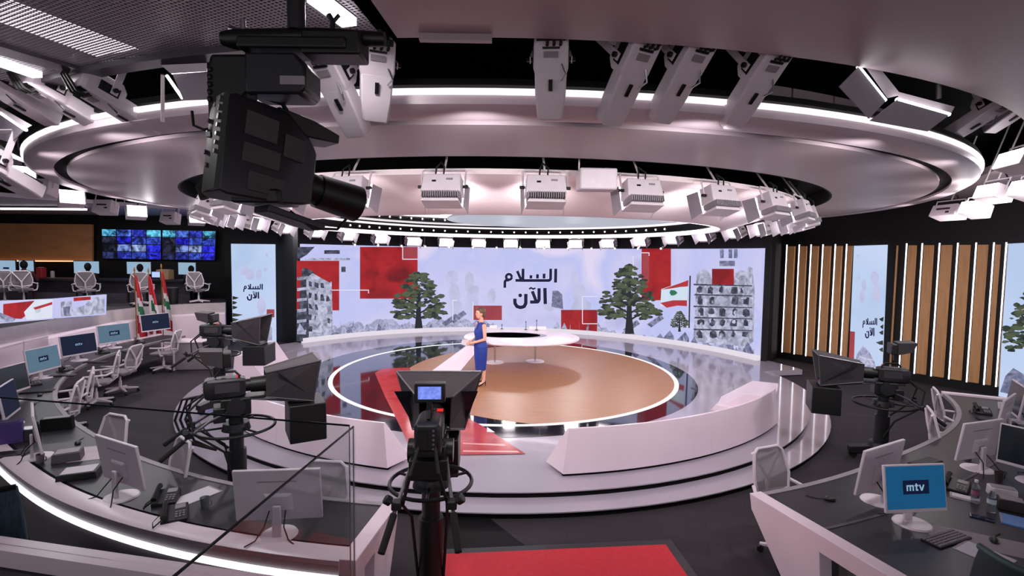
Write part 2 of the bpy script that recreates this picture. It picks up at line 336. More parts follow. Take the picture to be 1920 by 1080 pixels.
# left pier, left black returns
def upright(name, pts, z0, z1, th, mt, label, s=1):
    m = MB(); p = [Vector((x, y, 0)) for x, y in pts]
    d = (p[1] - p[0]).normalized(); n = Vector((-d.y, d.x, 0)) * th * s
    m.hexa([q + Vector((0, 0, z0)) for q in (p[0], p[1], p[1] + n, p[0] + n)], [q + Vector((0, 0, z1)) for q in (p[0], p[1], p[1] + n, p[0] + n)])
    return struct(m.build(name, mt, smooth=0), label)
upright('wall_left_pier', ((-8.27, 17.72), (-7.15, 16.95)), 0, 5.4, .3, BWALL, 'black wall pier between the tall screen and the video wall')
m = MB(); m.box((-9.1, 17.75, 2.7), (2.0, .1, 5.4), Matrix.Rotation(R(-5), 3, 'Z')); struct(m.build('wall_left_backing', BWALL, smooth=0), 'black wall behind the tall upright screen')
# ------------------------------------------------------------------ right slat wall
SW0, SW1 = Vector((8.05, 16.3, 0)), Vector((13.4, 8.6, 0))
sd = (SW1 - SW0).normalized(); sn = Vector((sd.y, -sd.x, 0))       # sn faces the room
if sn.dot(Vector((CX, CY, 0)) - SW0) < 0: sn = -sn
def on_slat(px, py, off=0):
    d = ray(px, py); p0 = SW0 + sn * off
    t = (p0 - Vector((0, 0, 0))).dot(sn) / (d.x * sn.x + d.y * sn.y)
    return Vector((d.x * t, d.y * t, HC + d.z * t))
upright('wall_right', ((SW0.x, SW0.y), (SW1.x, SW1.y)), 0, 5.4, .2, BWALL, 'black wall carrying the timber slats', 1 if Vector((-sd.y, sd.x, 0)).dot(sn) < 0 else -1)
upright('wall_right_pier', ((7.22, 14.52), (8.3, 15.95)), 0, 5.4, .15, BWALL, 'black wall pier at the end of the video wall', -1)
slw = bpy.data.objects.new('wall_slats', None); COL.objects.link(slw); struct(slw, 'vertical timber slats with white light strips between them')
WOODSL = woodmat('slat_wood', (180, 130, 84), (198, 148, 98), .5, (6, 6, .5))
ZB, ZT = .22, 3.5
def slat(x0, x1):
    a, b = on_slat(x0, 570), on_slat(x1, 570); a.z = b.z = 0; m = MB()
    q = [a, b, b + sn * .07, a + sn * .07]
    m.hexa([p + Vector((0, 0, ZB)) for p in q], [p + Vector((0, 0, ZT)) for p in q]); m.build('slat', WOODSL, slw, bevel=.008)
def sstrip(x0, w=.024):
    a = on_slat(x0, 570); a.z = 0; b = a + sd * w; m = MB(); q = [a, b, b + sn * .02, a + sn * .02]
    m.hexa([p + Vector((0, 0, ZB - .02)) for p in q], [p + Vector((0, 0, ZT + .05)) for p in q]); m.build('light_strip', GLOWS, slw)
g1 = [1470, 1493, 1515, 1537, 1560, 1581]
for i, x in enumerate(g1): sstrip(x); slat(x + 4, (g1[i + 1] - 6) if i < 5 else 1594)
g2 = [1693, 1722, 1754, 1788, 1822, 1855, 1878]
for i, x in enumerate(g2): sstrip(x - .5); slat(x + 5, (g2[i + 1] - 9) if i < 6 else 1884)
slat(1676, 1678.5)
# ------------------------------------------------------------------ control room side (raised floor behind a low white wall)
RF = 1.40
lw_pts = [at(x, y, z=1.45) for x, y in ((-60, 628), (0, 618), (70, 607), (140, 594), (215, 582), (300, 573), (380, 569), (422, 568))]
lwall = bpy.data.objects.new('wall_low', None); COL.objects.link(lwall); struct(lwall, 'long low curved white wall with a ledge')
def ribbon(pts, prof, name, mt, parent):
    rings = []
    for i, p in enumerate(pts):
        a, b = pts[max(i - 1, 0)], pts[min(i + 1, len(pts) - 1)]; d = (b - a); d.z = 0; d.normalize(); n = Vector((d.y, -d.x, 0))
        if n.dot(Vector((CX, CY, 0)) - Vector((p.x, p.y, 0))) < 0: n = -n
        rings.append([Vector((p.x, p.y, 0)) + n * o + Vector((0, 0, z)) for o, z in prof])
    return MB().loft(rings).build(name, mt, parent)
ribbon(lw_pts, [(.24, 0), (.2, 1.10), (.15, 1.15), (-.1, 1.15), (-.1, 0)], 'lower_face', WHITE, lwall)
ribbon(lw_pts, [(.05, 1.15), (.0, 1.45), (-.18, 1.45), (-.18, 1.15)], 'upper_face', mat('lowwall_cap', (176, 165, 168), .4), lwall)
m = MB(); rp = [Vector((p.x, p.y, 0)) for p in lw_pts]
poly = [(p.x - .12, p.y + .03) for p in rp] + [(-10.6, 19), (-30, 19), (-30, 8)]
m.prism(poly, 0.0, RF); struct(m.build('floor_control', mat('control_carpet', (58, 55, 62), .85), smooth=0), 'raised dark floor of the control area')
cp = [at(x, 480, y=y).xy for x, y in ((-60, 18.6), (440, 18.6))]
upright('wall_control', ((cp[0].x - 4, 18.6), (cp[1].x + .9, 18.6)), 0, 5.4, .2, BWALL, 'black rear wall of the control area', 1)
BRWN = ramp_mat('brown_panel', ((150, 100, 64), (172, 120, 78), (158, 108, 68)), 1.2, 0, rough=.45, stretch=(.6, 1, 2))
q = [at(x, y, y=18.5) for x, y in ((-60, 418), (176, 421), (176, 490), (-60, 488))]
m = MB(); m.plate(q, .08, (0, -1, 0)); struct(m.build('wall_control_panel', BRWN, smooth=0), 'brown timber panel on the control area wall')
q = [at(x, y, y=18.35) for x, y in ((-60, 487), (176, 489), (176, 491), (-60, 490))]
m = MB(); m.plate(q, .03, (0, -1, 0)); struct(m.build('trim_3', mat('warm_strip', (255, 190, 140), .5, var=.02, emit=1.4), smooth=0), 'warm light strip under the brown panel')
# low ceiling over the control area with its strip lights
zc = 4.40
m = MB(); m.prism([(-22, 12.4), (-12.6, 12.4), (-9.8, 16.6), (-9.0, 18.7), (-26, 18.7)], zc, zc + .1); struct(m.build('ceiling_control', mat('control_ceiling', (150, 142, 156), .5), smooth=0), 'grey ceiling over the control area')
for i, (a, b) in enumerate((((0, 393), (160, 394)), ((0, 408), (50, 411)), ((92, 415), (160, 420)), ((176, 421), (236, 426)), ((190, 410), (288, 411)))):
    strip_light('ceiling_tube_light', at(*a, z=zc - .11), at(*b, z=zc - .11), .12, '%s slim strip light on the control area ceiling' % ('long upper', 'short corner', 'lower middle', 'lowest', 'long right-hand')[i], lamp=70)
# walls that close the hall outside the picture
upright('wall_far_left', ((-22, 2), (-22, 22)), 0, 5.4, .2, BWALL, 'dark side wall beyond the control area', 1)
# ================================================================== video wall and tall screens
def wall_map(off=0.0):
    return lambda px, py: at_r(px, py, WR - off, far=True, c=WC)
def plane_map(p0, n, off=0.0):
    n = Vector(n).normalized(); p0 = Vector(p0) + n * off
    def f(px, py):
        d = ray(px, py); o = Vector((0, 0, HC)); t = (p0 - o).dot(n) / d.dot(n); return o + d * t
    return f
def e_(name, c, emit=1.0, var=.03, scale=4): return mat(name, c, .4, var=var, scale=scale, emit=emit)
SC_PALE = ramp_mat('screen_sky', ((182, 182, 224), (204, 202, 240), (188, 194, 240), (224, 214, 242)), .45, 1.0, dist=.6)
SC_RED = ramp_mat('screen_red', ((112, 26, 32), (160, 34, 40), (178, 42, 46)), 1.1, 1.0, dist=1.2)
SC_RED2 = ramp_mat('screen_red_pale', ((150, 62, 72), (168, 70, 78)), 1.5, 1.0)
SC_RUB = ramp_mat('screen_rubble', ((110, 112, 138), (150, 152, 182), (178, 180, 210), (205, 205, 232)), 5.5, 1.0, detail=9, dist=1.5)
SC_RUBD = ramp_mat('screen_rubble_dark', ((70, 74, 98), (116, 120, 150), (160, 162, 192)), 5, 1.0, detail=9, dist=1.5)
SC_BLD = ramp_mat('screen_ruin', ((104, 106, 124), (146, 148, 170), (184, 186, 212), (210, 210, 234)), 4.2, 1.0, detail=10, dist=1.0)
SC_DARK = ramp_mat('screen_ruin_dark', ((38, 40, 54), (64, 66, 82), (104, 106, 126)), 8, 1.0, detail=8)
SC_SMOKE = ramp_mat('screen_smoke', ((180, 182, 214), (190, 193, 225), (198, 201, 234)), 1.6, 1.0, dist=.6)
SC_TREE = ramp_mat('screen_tree', ((30, 38, 36), (52, 62, 54), (84, 92, 70)), 6, 1.0, detail=6)
SC_TREEL = ramp_mat('screen_tree_light', ((64, 76, 62), (92, 102, 76)), 6, 1.0)
SC_TRUNK = e_('screen_trunk', (38, 40, 46)); SC_INK = e_('screen_ink', (22, 24, 62)); SC_LINE = e_('screen_line', (226, 222, 240)); SC_GREEN = e_('screen_green', (44, 116, 92))
SC_HALO = e_('screen_halo', (214, 212, 246))

def rect_on(m, f, x0, y0, x1, y1, n=None, skew=0):
    n = n or max(1, int(abs(x1 - x0) / 14)); g = []
    for i in range(n + 1):
        x = x0 + (x1 - x0) * i / n; g.append((f(x, y0 + skew * (x - x0)), f(x, y1 + skew * (x - x0))))
    vs = [p for q in g for p in q]; m.add(vs, [(2 * i, 2 * i + 2, 2 * i + 3, 2 * i + 1) for i in range(n)])
def poly_on(m, f, pts): m.add([f(x, y) for x, y in pts], [tuple(range(len(pts)))])
def stroke_on(m, f, pts, w):
    for (x0, y0), (x1, y1) in zip(pts, pts[1:]):
        d = math.hypot(x1 - x0, y1 - y0) or 1; nx, ny = -(y1 - y0) / d * w / 2, (x1 - x0) / d * w / 2
        poly_on(m, f, [(x0 + nx, y0 + ny), (x1 + nx, y1 + ny), (x1 - nx, y1 - ny), (x0 - nx, y0 - ny)])
    for x, y in pts[1:-1]: poly_on(m, f, [(x + w / 2 * math.cos(k * math.pi / 4), y + w / 2 * math.sin(k * math.pi / 4)) for k in range(8)])
def blob_on(m, f, x, y, rx, ry, n=8, jit=.25):
    poly_on(m, f, [(x + rx * math.cos(2 * math.pi * k / n) * random.uniform(1 - jit, 1 + jit), y + ry * math.sin(2 * math.pi * k / n) * random.uniform(1 - jit, 1 + jit)) for k in range(n)])
TXT = []
def _t(pts, w): TXT.append(([(930 + x / 10.8, 490 + y / 10.8) for x, y in pts], w / 10.8))
_t([(1210, 150), (1205, 430)], 60); _t([(1108, 150), (1105, 360), (1080, 388), (545, 388), (395, 385)], 56); _t([(975, 250), (970, 388)], 56); _t([(840, 262), (838, 388)], 56)
_t([(708, 282), (705, 388)], 56); _t([(548, 150), (545, 388)], 58); _t([(430, 195), (512, 385)], 54)
_t([(262 + 58 * math.cos(k * math.pi / 6), 316 + 58 * math.sin(k * math.pi / 6)) for k in range(13)], 50); _t([(262, 380), (200, 385), (180, 410), (178, 535)], 54)
_t([(990, 540), (998, 865)], 70); _t([(872, 545), (872, 780), (845, 822), (690, 825)], 66); _t([(735, 605), (818, 822)], 64); _t([(672, 562), (708, 535), (755, 562), (798, 540)], 34)
_t([(604, 660), (603, 850), (570, 915), (500, 935), (425, 915), (384, 850), (382, 755)], 70)
DOT = (930 + 490 / 10.8, 490 + 690 / 10.8, 3.6)
def lettering(m, f, T=lambda x, y: (x, y), k=1.0, grow=0):
    for pts, w in TXT: stroke_on(m, f, [T(x, y) for x, y in pts], w * k + grow)
    x, y = T(DOT[0], DOT[1]); poly_on(m, f, [(x + (DOT[2] * k + grow / 2) * math.cos(i * math.pi / 5), y + (DOT[2] * k + grow / 2) * math.sin(i * math.pi / 5)) for i in range(10)])
def tree_on(fd, fl, cx, base, top, hw, par, seed=1):
    rnd = random.Random(seed); H = base - top; m = MB(); l = MB(); t = MB()
    poly_on(t, fd, [(cx - hw * .15, base), (cx + hw * .16, base), (cx + hw * .09, base - H * .25), (cx + hw * .05, top + H * .2), (cx - hw * .05, top + H * .2), (cx - hw * .1, base - H * .25)])
    for s in (-1, 1):
        for k, yy in enumerate((.2, .3, .42, .55)):
            stroke_on(t, fd, [(cx, base - H * yy), (cx + s * hw * .3, base - H * (yy + .08)), (cx + s * hw * (.72 - .1 * k), base - H * (yy + .14))], hw * .06)
    tiers = [(.02, .25), (.10, .42), (.2, .55), (.3, .62), (.38, .8), (.47, .93), (.56, .85), (.64, 1.0), (.72, .8)]
    for yy, wd in tiers:
        for k in range(int(14 + 26 * wd)):
            u = rnd.uniform(-1, 1)
            if yy > .6 and abs(u) < .22: continue
            x = cx + u * hw * wd; y = top + H * (yy + .035 * rnd.uniform(-1, 1) + .035 * abs(u)); r = hw * rnd.uniform(.06, .15)
            mm = m if rnd.random() < .72 else l; n = 8
            poly_on(mm, fd if mm is m else fl, [(x + r * math.cos(2 * math.pi * q / n) * rnd.uniform(.8, 1.3), y + r * .5 * math.sin(2 * math.pi * q / n) * rnd.uniform(.6, 1.3)) for q in range(n)])
    t.build('picture_trunk', SC_TRUNK, par, smooth=0); m.build('picture_foliage', SC_TREE, par, smooth=0); l.build('picture_foliage', SC_TREEL, par, smooth=0)

vw = MB(); vw.sweep([(WR, .31), (WR + .08, .31), (WR + .08, 3.41), (WR, 3.41)], WA0, WA1, 90, c=WC)
vw = tag(vw.build('video_wall', SC_PALE), 'huge curved video wall showing cedar trees, ruins and dark Arabic lettering', 'screen')
f1, f2, f3, f4, f5 = (wall_map(.006 * k) for k in (1, 2, 3, 4, 5)); f6 = wall_map(.036)
m = MB()
for x, y, rx, ry in ((848, 520, 14, 16), (852, 548, 12, 22), (858, 585, 14, 30), (880, 530, 10, 24), (886, 570, 14, 34), (892, 545, 7, 12), (922, 555, 9, 16), (1085, 548, 16, 22), (1078, 520, 10, 14), (1090, 575, 22, 18), (1030, 575, 12, 10)): blob_on(m, f1, x, y, rx * .85, ry * .85, 22, .12)
m.build('picture_smoke', SC_SMOKE, vw, smooth=0)['kind'] = 'stuff'
m = MB()
for r in ((675, 463, 783, 560), (556, 489, 636, 582)): rect_on(m, f2, *r)
rect_on(m, f2, 1203, 466, 1258, 563); rect_on(m, f2, 1052, 581, 1120, 634); rect_on(m, wall_map(.09), 1335, 504, 1376, 534)
m.build('picture_red_block', SC_RED, vw, smooth=0)
m = MB(); rect_on(m, f2, 887, 573, 941, 600); rect_on(m, f3, 755, 463, 783, 486); rect_on(m, f3, 1205, 474, 1217, 530); m.build('picture_red_block', SC_RED2, vw, smooth=0)
# ruins at either side
m = MB(); d = MB(); rnd = random.Random(11)
poly_on(d, f2, [(556, 512), (564, 503), (576, 502), (590, 512), (592, 640), (556, 640)])
poly_on(m, f3, [(574, 522), (586, 512), (600, 520), (622, 532), (624, 612), (612, 634), (578, 640)])
for i in range(4):
    for j in range(5):
        if rnd.random() < .85: x, y = 579 + 11 * i, 527 + 21 * j + 2 * i; poly_on(d, f4, [(x, y), (x + rnd.uniform(4, 7), y + rnd.uniform(-1, 2)), (x + rnd.uniform(4, 8), y + rnd.uniform(9, 13)), (x + rnd.uniform(-1, 1), y + rnd.uniform(8, 13))])
for j in range(6): poly_on(m, f3, [(557, 520 + 20 * j), (577, 518 + 20 * j), (577, 523 + 20 * j), (557, 526 + 20 * j)])
poly_on(d, f3, [(557, 463), (590, 463), (575, 478), (557, 488)]); rect_on(m, f3, 572, 484, 656, 488); rect_on(d, f3, 608, 469, 637, 476); rect_on(d, f3, 640, 500, 648, 510)
stroke_on(m, f5, [(621, 528), (620, 606)], 2.4)
base = [(1306, 516), (1312, 507), (1322, 504), (1330, 512), (1337, 528), (1352, 533), (1372, 534), (1379, 512), (1390, 506), (1399, 510), (1404, 499), (1411, 503), (1415, 545), (1413, 640), (1400, 650), (1300, 640), (1304, 560)]
poly_on(m, f2, base)
fA, fB = wall_map(.075), wall_map(.085)
for j, y in enumerate((538, 557, 579, 600, 622)):
    for i in range(5):
        x = 1308 + 21 * i + rnd.uniform(-3, 3); w, h = rnd.uniform(6, 13), rnd.uniform(8, 15)
        poly_on(d, fA, [(x, y + rnd.uniform(0, 3)), (x + w * .5, y - rnd.uniform(0, 4)), (x + w, y + rnd.uniform(0, 3)), (x + w * rnd.uniform(.8, 1.1), y + h), (x + w * .4, y + h + rnd.uniform(-2, 3)), (x - rnd.uniform(0, 2), y + h * .9)])
    poly_on(d, fA, [(1300 + 3 * (j % 2), y - 6), (1410, y - 3), (1411, y - 1), (1301, y - 3)])
    for i in range(6): blob_on(m, fB, 1304 + rnd.uniform(0, 105), y + rnd.uniform(0, 12), rnd.uniform(2, 5), rnd.uniform(3, 6), 7, .4)
m.build('picture_ruin', SC_BLD, vw, smooth=0); d.build('picture_ruin_shadow', SC_DARK, vw, smooth=0)
m = MB(); d = MB(); rnd = random.Random(3)
hh = 14; xs = [557 + (1414 - 557) * k / 170 for k in range(171)]; tops = []
for x in xs:
    hh = max(5, min(30, hh + rnd.uniform(-7, 7))); k = .35 if 930 < x < 1060 else (1.0 if x < 1220 else 1.3)
    b = (634 if x < 1050 else 634 + (x - 1050) * .108); tops.append((b - 6 - hh * k, b))
for (x0, x1), (t0, b0), (t1, b1) in zip(zip(xs, xs[1:]), tops, tops[1:]): poly_on(m, f2, [(x0, t0), (x1, t1), (x1, b1), (x0, b0)])
for k in range(95):
    x = rnd.uniform(560, 1410); b = 634 if x < 1050 else 634 + (x - 1050) * .108; b -= 4
    if 940 < x < 1050 and rnd.random() < .5: continue
    h = rnd.uniform(4, 26) if x < 1250 else rnd.uniform(6, 40); w = rnd.uniform(5, 16); s = rnd.uniform(-8, 8)
    b2 = b - rnd.uniform(0, 6); mm, ff = (m, f4) if rnd.random() < .55 else (d, f3)
    poly_on(mm, ff, [(max(557, x - w), b2), (min(1414, x + w), b2), (min(1414, x + w * .5 + s), b2 - h * .6), (min(1414, max(557, x + s)), b2 - h), (max(557, x - w * .7), b2 - h * .4)])
for x, y, s in ((840, 598, 1), (855, 592, 1), (700, 625, 1), (1180, 610, -1), (1225, 600, -1)): poly_on(d, f4, [(x - 12, y + 8), (x + 14, y - 10), (x + 20, y - 3), (x - 4, y + 14)])
m.build('picture_rubble', SC_RUB, vw, smooth=0); d.build('picture_rubble', SC_RUBD, vw, smooth=0)
for z in ((785, 621, 512, 52, 4), (1180, 626, 500, 56, 9)): tree_on(f5, f6, *z[:4], vw, z[4])
tree_on(f4, f5, 1274, 622, 584, 17, vw, 5)
m = MB(); stroke_on(m, f5, [(1294, 517), (1292, 615)], 2.6); m.build('picture_flagpole', SC_TRUNK, vw, smooth=0)
m = MB(); poly_on(m, f4, [(1291, 525), (1275, 530), (1258, 536), (1240, 542), (1238, 575), (1262, 572), (1288, 571)]); m.build('picture_flag', e_('flag_pale', (206, 222, 238)), vw, smooth=0)
m = MB(); poly_on(m, f5, [(1291, 525), (1275, 531), (1240, 543), (1258, 541), (1276, 538), (1290, 537)]); poly_on(m, f5, [(1288, 563), (1262, 563), (1238, 568), (1250, 577), (1270, 573), (1288, 574)]); m.build('picture_flag_stripe', e_('flag_red', (178, 52, 62)), vw, smooth=0)
m = MB(); blob_on(m, f5, 1262, 549, 7, 6); m.build('picture_flag_cedar', SC_GREEN, vw, smooth=0)
m = MB()
for p in ([(755, 463), (755, 486), (783, 486)], [(622, 544), (691, 544), (691, 550)], [(1217, 480), (1217, 474), (1203, 474)], [(1092, 607), (1092, 556), (1120, 556)], [(849, 601), (849, 563), (858, 563)], [(887, 566), (887, 600)], [(1352, 558), (1412, 560)], [(1187, 480), (1187, 528)], [(1092, 607), (1120, 607)]): stroke_on(m, f6, p, 1.6)
m.build('picture_line', SC_LINE, vw, smooth=0)
m = MB()
poly_on(m, f2, [(1034, 575), (1036, 545), (1046, 545), (1054, 552), (1056, 580)]); 
for x in (1350, 1366, 1376): rect_on(m, f4, x, 467, x + 7, 484)
rect_on(m, f4, 1349, 489, 1378, 499); m.build('picture_columns', SC_RUBD, vw, smooth=0)
m = MB(); lettering(m, f5, grow=2.2); m.build('picture_lettering_edge', SC_HALO, vw, smooth=0)
m = MB(); lettering(m, f6); m.build('picture_lettering', SC_INK, vw, smooth=0)

# tall flat screens
def tall_screen(name, label, q, pn, n):
    """q: pixel corners TL TR BR BL on plane (p0,n) -> returns maps"""
    f0 = plane_map(pn, n, 0); root = MB(); c = [f0(*x) for x in q]; nn = Vector(n).normalized()
    root.plate(c, -.08, nn if nn.dot(Vector((0, 0, HC)) - c[0]) > 0 else -nn)
    o = tag(root.build(name, SC_BLUE, smooth=0), label, 'screen'); s = 1 if nn.dot(Vector((0, 0, HC)) - c[0]) > 0 else -1
    return o, [plane_map(pn, n, s * .006 * k) for k in (1, 2, 3, 4)]
SC_BLUE = ramp_mat('screen_pale_blue', ((176, 198, 232), (190, 208, 240), (200, 214, 244)), .5, 1.0)
a, b = Vector((-9.74, 17.58, 0)), Vector((-8.30, 17.45, 0)); dd = (b - a).normalized(); nl = Vector((dd.y, -dd.x, 0))
ls, fm = tall_screen('tall_screen', 'tall upright screen with small Arabic lettering beside the low white wall', ((433, 457), (514, 458), (516, 648), (437, 650)), a, nl)
m = MB()
for x, y, rx, ry in ((458, 508, 8, 9), (468, 515, 7, 12), (486, 515, 6, 10), (490, 575, 8, 20), (498, 505, 3, 4), (500, 478, 3, 4)): blob_on(m, fm[0], x, y, rx, ry, 10)
m.build('picture_smoke', SC_SMOKE, ls, smooth=0)['kind'] = 'stuff'
m = MB(); rect_on(m, fm[1], 500, 580, 514.5, 595); m.build('picture_red_block', SC_RED2, ls, smooth=0)
m = MB()
for y, w in ((558, 12), (567, 9), (576, 10), (590, 20), (599, 12)): poly_on(m, fm[1], [(436, y - 3), (436 + w, y), (436 + w * .5, y + 3), (436, y + 4)])
m.build('picture_foliage', SC_TREE, ls, smooth=0)
m = MB(); lettering(m, fm[2], lambda x, y: (456 + (x - 943) * .36, 532 + (y - 503) * .415), .42); m.build('picture_lettering', SC_INK, ls, smooth=0)
m = MB(); poly_on(m, fm[1], [(440, 640), (455, 620), (475, 600), (490, 592), (500, 600), (510, 615), (510, 645), (440, 648)]); m.build('picture_rubble', SC_RUB, ls, smooth=0)
p0 = SW0 + sn * .06
rs, fm = tall_screen('tall_screen', 'tall upright screen with small Arabic lettering between the timber slats', ((1601, 461), (1663, 459), (1653, 697), (1591, 692)), p0, sn)
m = MB()
for x, y, rx, ry in ((1640, 520, 7, 14), (1644, 550, 8, 20), (1620, 535, 5, 12), (1616, 555, 5, 12), (1609, 480, 3, 4), (1610, 520, 3, 4)): blob_on(m, fm[0], x, y, rx, ry, 10)
m.build('picture_smoke', SC_SMOKE, rs, smooth=0)['kind'] = 'stuff'
m = MB(); poly_on(m, fm[1], [(1594, 621), (1603, 622), (1601, 680), (1591, 680)]); m.build('picture_red_block', SC_RED2, rs, smooth=0)
m = MB()
for y, w in ((598, 8), (612, 6), (623, 8), (642, 14), (655, 8)): poly_on(m, fm[1], [(1657 - (y - 598) * .03, y - 4), (1656 - w, y), (1656 - w * .5, y + 4), (1656, y + 5)])
m.build('picture_foliage', SC_TREE, rs, smooth=0)
m = MB(); poly_on(m, fm[1], [(1603, 690), (1606, 665), (1618, 648), (1630, 660), (1640, 680), (1645, 695)]); m.build('picture_rubble', SC_RUB, rs, smooth=0)
m = MB(); lettering(m, fm[2], lambda x, y: (1617 + (x - 943) * .27, 596 + (y - 503) * .51), .36); m.build('picture_lettering', SC_INK, rs, smooth=0)
rs2, fm = tall_screen('tall_screen', 'tall screen with a cedar picture at the edge of the slat wall', ((1889, 457), (1990, 452), (1975, 770), (1872, 745)), p0, sn)
tree_on(fm[1], fm[2], 1935, 690, 540, 55, rs2, 12)
m = MB(); poly_on(m, fm[0], [(1875, 735), (1885, 705), (1900, 690), (1925, 705), (1960, 730), (1960, 755)]); m.build('picture_rubble', SC_RUBD, rs2, smooth=0)
# picture wall of the control area: two screens of many small pictures
CELLC = [(70, 150, 190), (20, 22, 40), (60, 90, 190), (120, 140, 190), (30, 40, 140), (24, 30, 70), (160, 60, 70), (30, 34, 200), (150, 170, 200), (40, 60, 160), (90, 110, 170), (20, 20, 160)]
cellm = [ramp_mat('feed_picture', (tuple(int(x * .35) for x in c), c, tuple(min(255, int(x * 1.35 + 25)) for x in c)), 5, 1.0, detail=3, dist=1, pos=(.35, .5, .68)) for c in CELLC]
def feed_screen(name, label, q, p0, n, nx, ny, seed):
    f0 = plane_map(p0, n, 0); c = [f0(*x) for x in q]; nn = Vector(n).normalized(); s = 1 if nn.dot(Vector((0, 0, HC)) - c[0]) > 0 else -1
    o = tag(MB().plate(c, -.07 * s, nn).build(name, BLACK, smooth=0), label, 'screen'); f = plane_map(p0, n, s * .008); rnd = random.Random(seed)
    def bi(u, v): return f(*[(q[0][k] * (1 - u) + q[1][k] * u) * (1 - v) + (q[3][k] * (1 - u) + q[2][k] * u) * v for k in (0, 1)])
    for i in range(nx):
        for j in range(ny):
            g = .03; u0, u1, v0, v1 = (i + g) / nx, (i + 1 - g) / nx, (j + g * 2) / ny, (j + 1 - g * 2) / ny
            mc = cellm[rnd.randrange(len(cellm))]
            if i == nx - 1 and j >= ny // 2: mc = cellm[7]
            MB().add([bi(u0, v0), bi(u1, v0), bi(u1, v1), bi(u0, v1)], [(0, 1, 2, 3)]).build('feed_picture', mc, o, smooth=0)
    return o
feed_screen('feed_wall_screen', 'blue wall screen of small live pictures next to the brown panel', ((190, 429), (302, 431), (302, 487), (192, 485)), (0, 18.45, 0), (0, 1, 0), 4, 4, 2)
feed_screen('feed_wall_screen', 'blue wall screen of small live pictures next to the tall upright screen', ((304, 431), (405, 433), (403, 488), (304, 487)), (0, 18.45, 0), (0, 1, 0), 4, 4, 2)
# bright screens standing on the low wall
P2 = [lw_pts[1].lerp(lw_pts[2], .0), lw_pts[4]]
d2 = (lw_pts[4] - lw_pts[1]); d2.z = 0; d2.normalize(); n2 = Vector((d2.y, -d2.x, 0)); n2 = n2 if n2.dot(Vector((CX, CY, 0)) - lw_pts[2]) > 0 else -n2
b2 = Vector((lw_pts[2].x, lw_pts[2].y, 0)) + n2 * .2
def low_screen(q, label, parts):
    f0 = plane_map(b2, n2, 0); c = [f0(*x) for x in q]
    o = tag(MB().plate(c, -.07, n2).build('ledge_screen', SC_PALE, smooth=0), label, 'screen'); f = [plane_map(b2, n2, .006 * k) for k in (1, 2, 3)]
    for k, (nm, pts, mt) in enumerate(parts): m = MB(); poly_on(m, f[k % 3], pts); m.build(nm, mt, o, smooth=0)
    return o
low_screen(((-40, 566), (101, 560), (101, 598), (-40, 610)), 'bright screen with a red and white flag picture on the white ledge',
           [('picture_red_block', [(6, 570), (64, 564), (62, 582), (40, 598), (6, 596)], SC_RED), ('picture_flag', [(66, 563), (99, 561), (98, 596), (50, 600), (45, 585)], e_('flag_pale2', (220, 226, 240))), ('picture_flag_stripe', [(62, 577), (98, 566), (98, 571), (66, 581)], e_('flag_red', (178, 52, 62))),
            ('picture_flag_stripe', [(52, 596), (97, 586), (97, 592), (55, 600)], MATS['flag_red']), ('picture_flag_cedar', [(66, 582), (76, 578), (76, 584), (68, 588)], SC_GREEN), ('picture_rubble', [(-38, 590), (0, 586), (30, 598), (24, 604), (-38, 608)], SC_RUB)])
low_screen(((103, 560), (200, 552), (199, 590), (103, 597)), 'bright screen with a ruin picture on the white ledge',
           [('picture_ruin', [(114, 566), (134, 563), (136, 580), (160, 572), (170, 558), (196, 556), (196, 588), (114, 594)], SC_BLD), ('picture_red_block', [(138, 558), (170, 556), (170, 562), (138, 565)], SC_RED), ('picture_ruin_shadow', [(118, 576), (132, 574), (130, 592), (120, 592)], SC_RUBD)])
# ================================================================== studio lights
# --- panel light of the inner ring: local -Y is the back (away from the stage), +Y faces the stage
def make_panel(label, group):
    t = thing('panel_light', label, 'studio light', group=group)
    MB().box((0, 0, 0), (.50, .22, .24), taper=.92).build('housing', FIXT, t, bevel=.012)
    m = MB()
    for k in range(17): m.box((-.22 + .0275 * k, -.02, -.155), (.012, .24, .075))
    m.box((0, .02, -.155), (.46, .16, .05)); m.build('cooling_fins', GREYPL, t)
    MB().box((0, .02, -.215), (.48, .26, .045), taper=.9).build('lower_tray', FIXT, t, bevel=.01)
    m = MB(); MB().cyl((0, 0, .22), (0, .25, 1.0), .014, n=8).build('hanger', FIXT, t); m.tube([(-.275, 0, -.02), (-.275, 0, .2), (-.25, 0, .225), (.25, 0, .225), (.275, 0, .2), (.275, 0, -.02)], .012, 6); m.build('yoke', FIXT, t)
    for s in (-1, 1): MB().cyl((s * .25, 0, -.01), (s * .315, 0, -.01), .02, n=10).build('yoke_knob', BLACK, t)
    for s in (-1, 1): MB().tube([(s * .05 - .03, -.09, .1), (s * .05 - .02, -.11, .2), (-.03, -.05, .3)], .011, 5).build('cable', RUBBER, t)
    MB().box((-.09, -.108, .02), (.05, .012, .022)).build('switch', BLACK, t); MB().box((.1, -.108, .045), (.08, .012, .022)).build('label_plate', GREYPL, t)
    MB().add([(-.24, .118, -.22), (.24, .118, -.22), (.24, .118, .1), (-.24, .118, .1)], [(0, 1, 2, 3)]).build('lamp_face', GLOW, t)
    MB().plate([(-.25, .12, -.2), (-.25, .12, .1), (-.275, .30, .12), (-.275, .30, -.24)], .006, (1, 0, 0)).build('barn_door', FLAP, t)
    MB().plate([(.25, .12, -.2), (.25, .12, .1), (.275, .30, .12), (.275, .30, -.24)], .006, (-1, 0, 0)).build('barn_door', FLAP, t)
    return t
PG = 'panel lights around the inner ceiling ring'
proto = make_panel('', PG)
N = 33; first = True
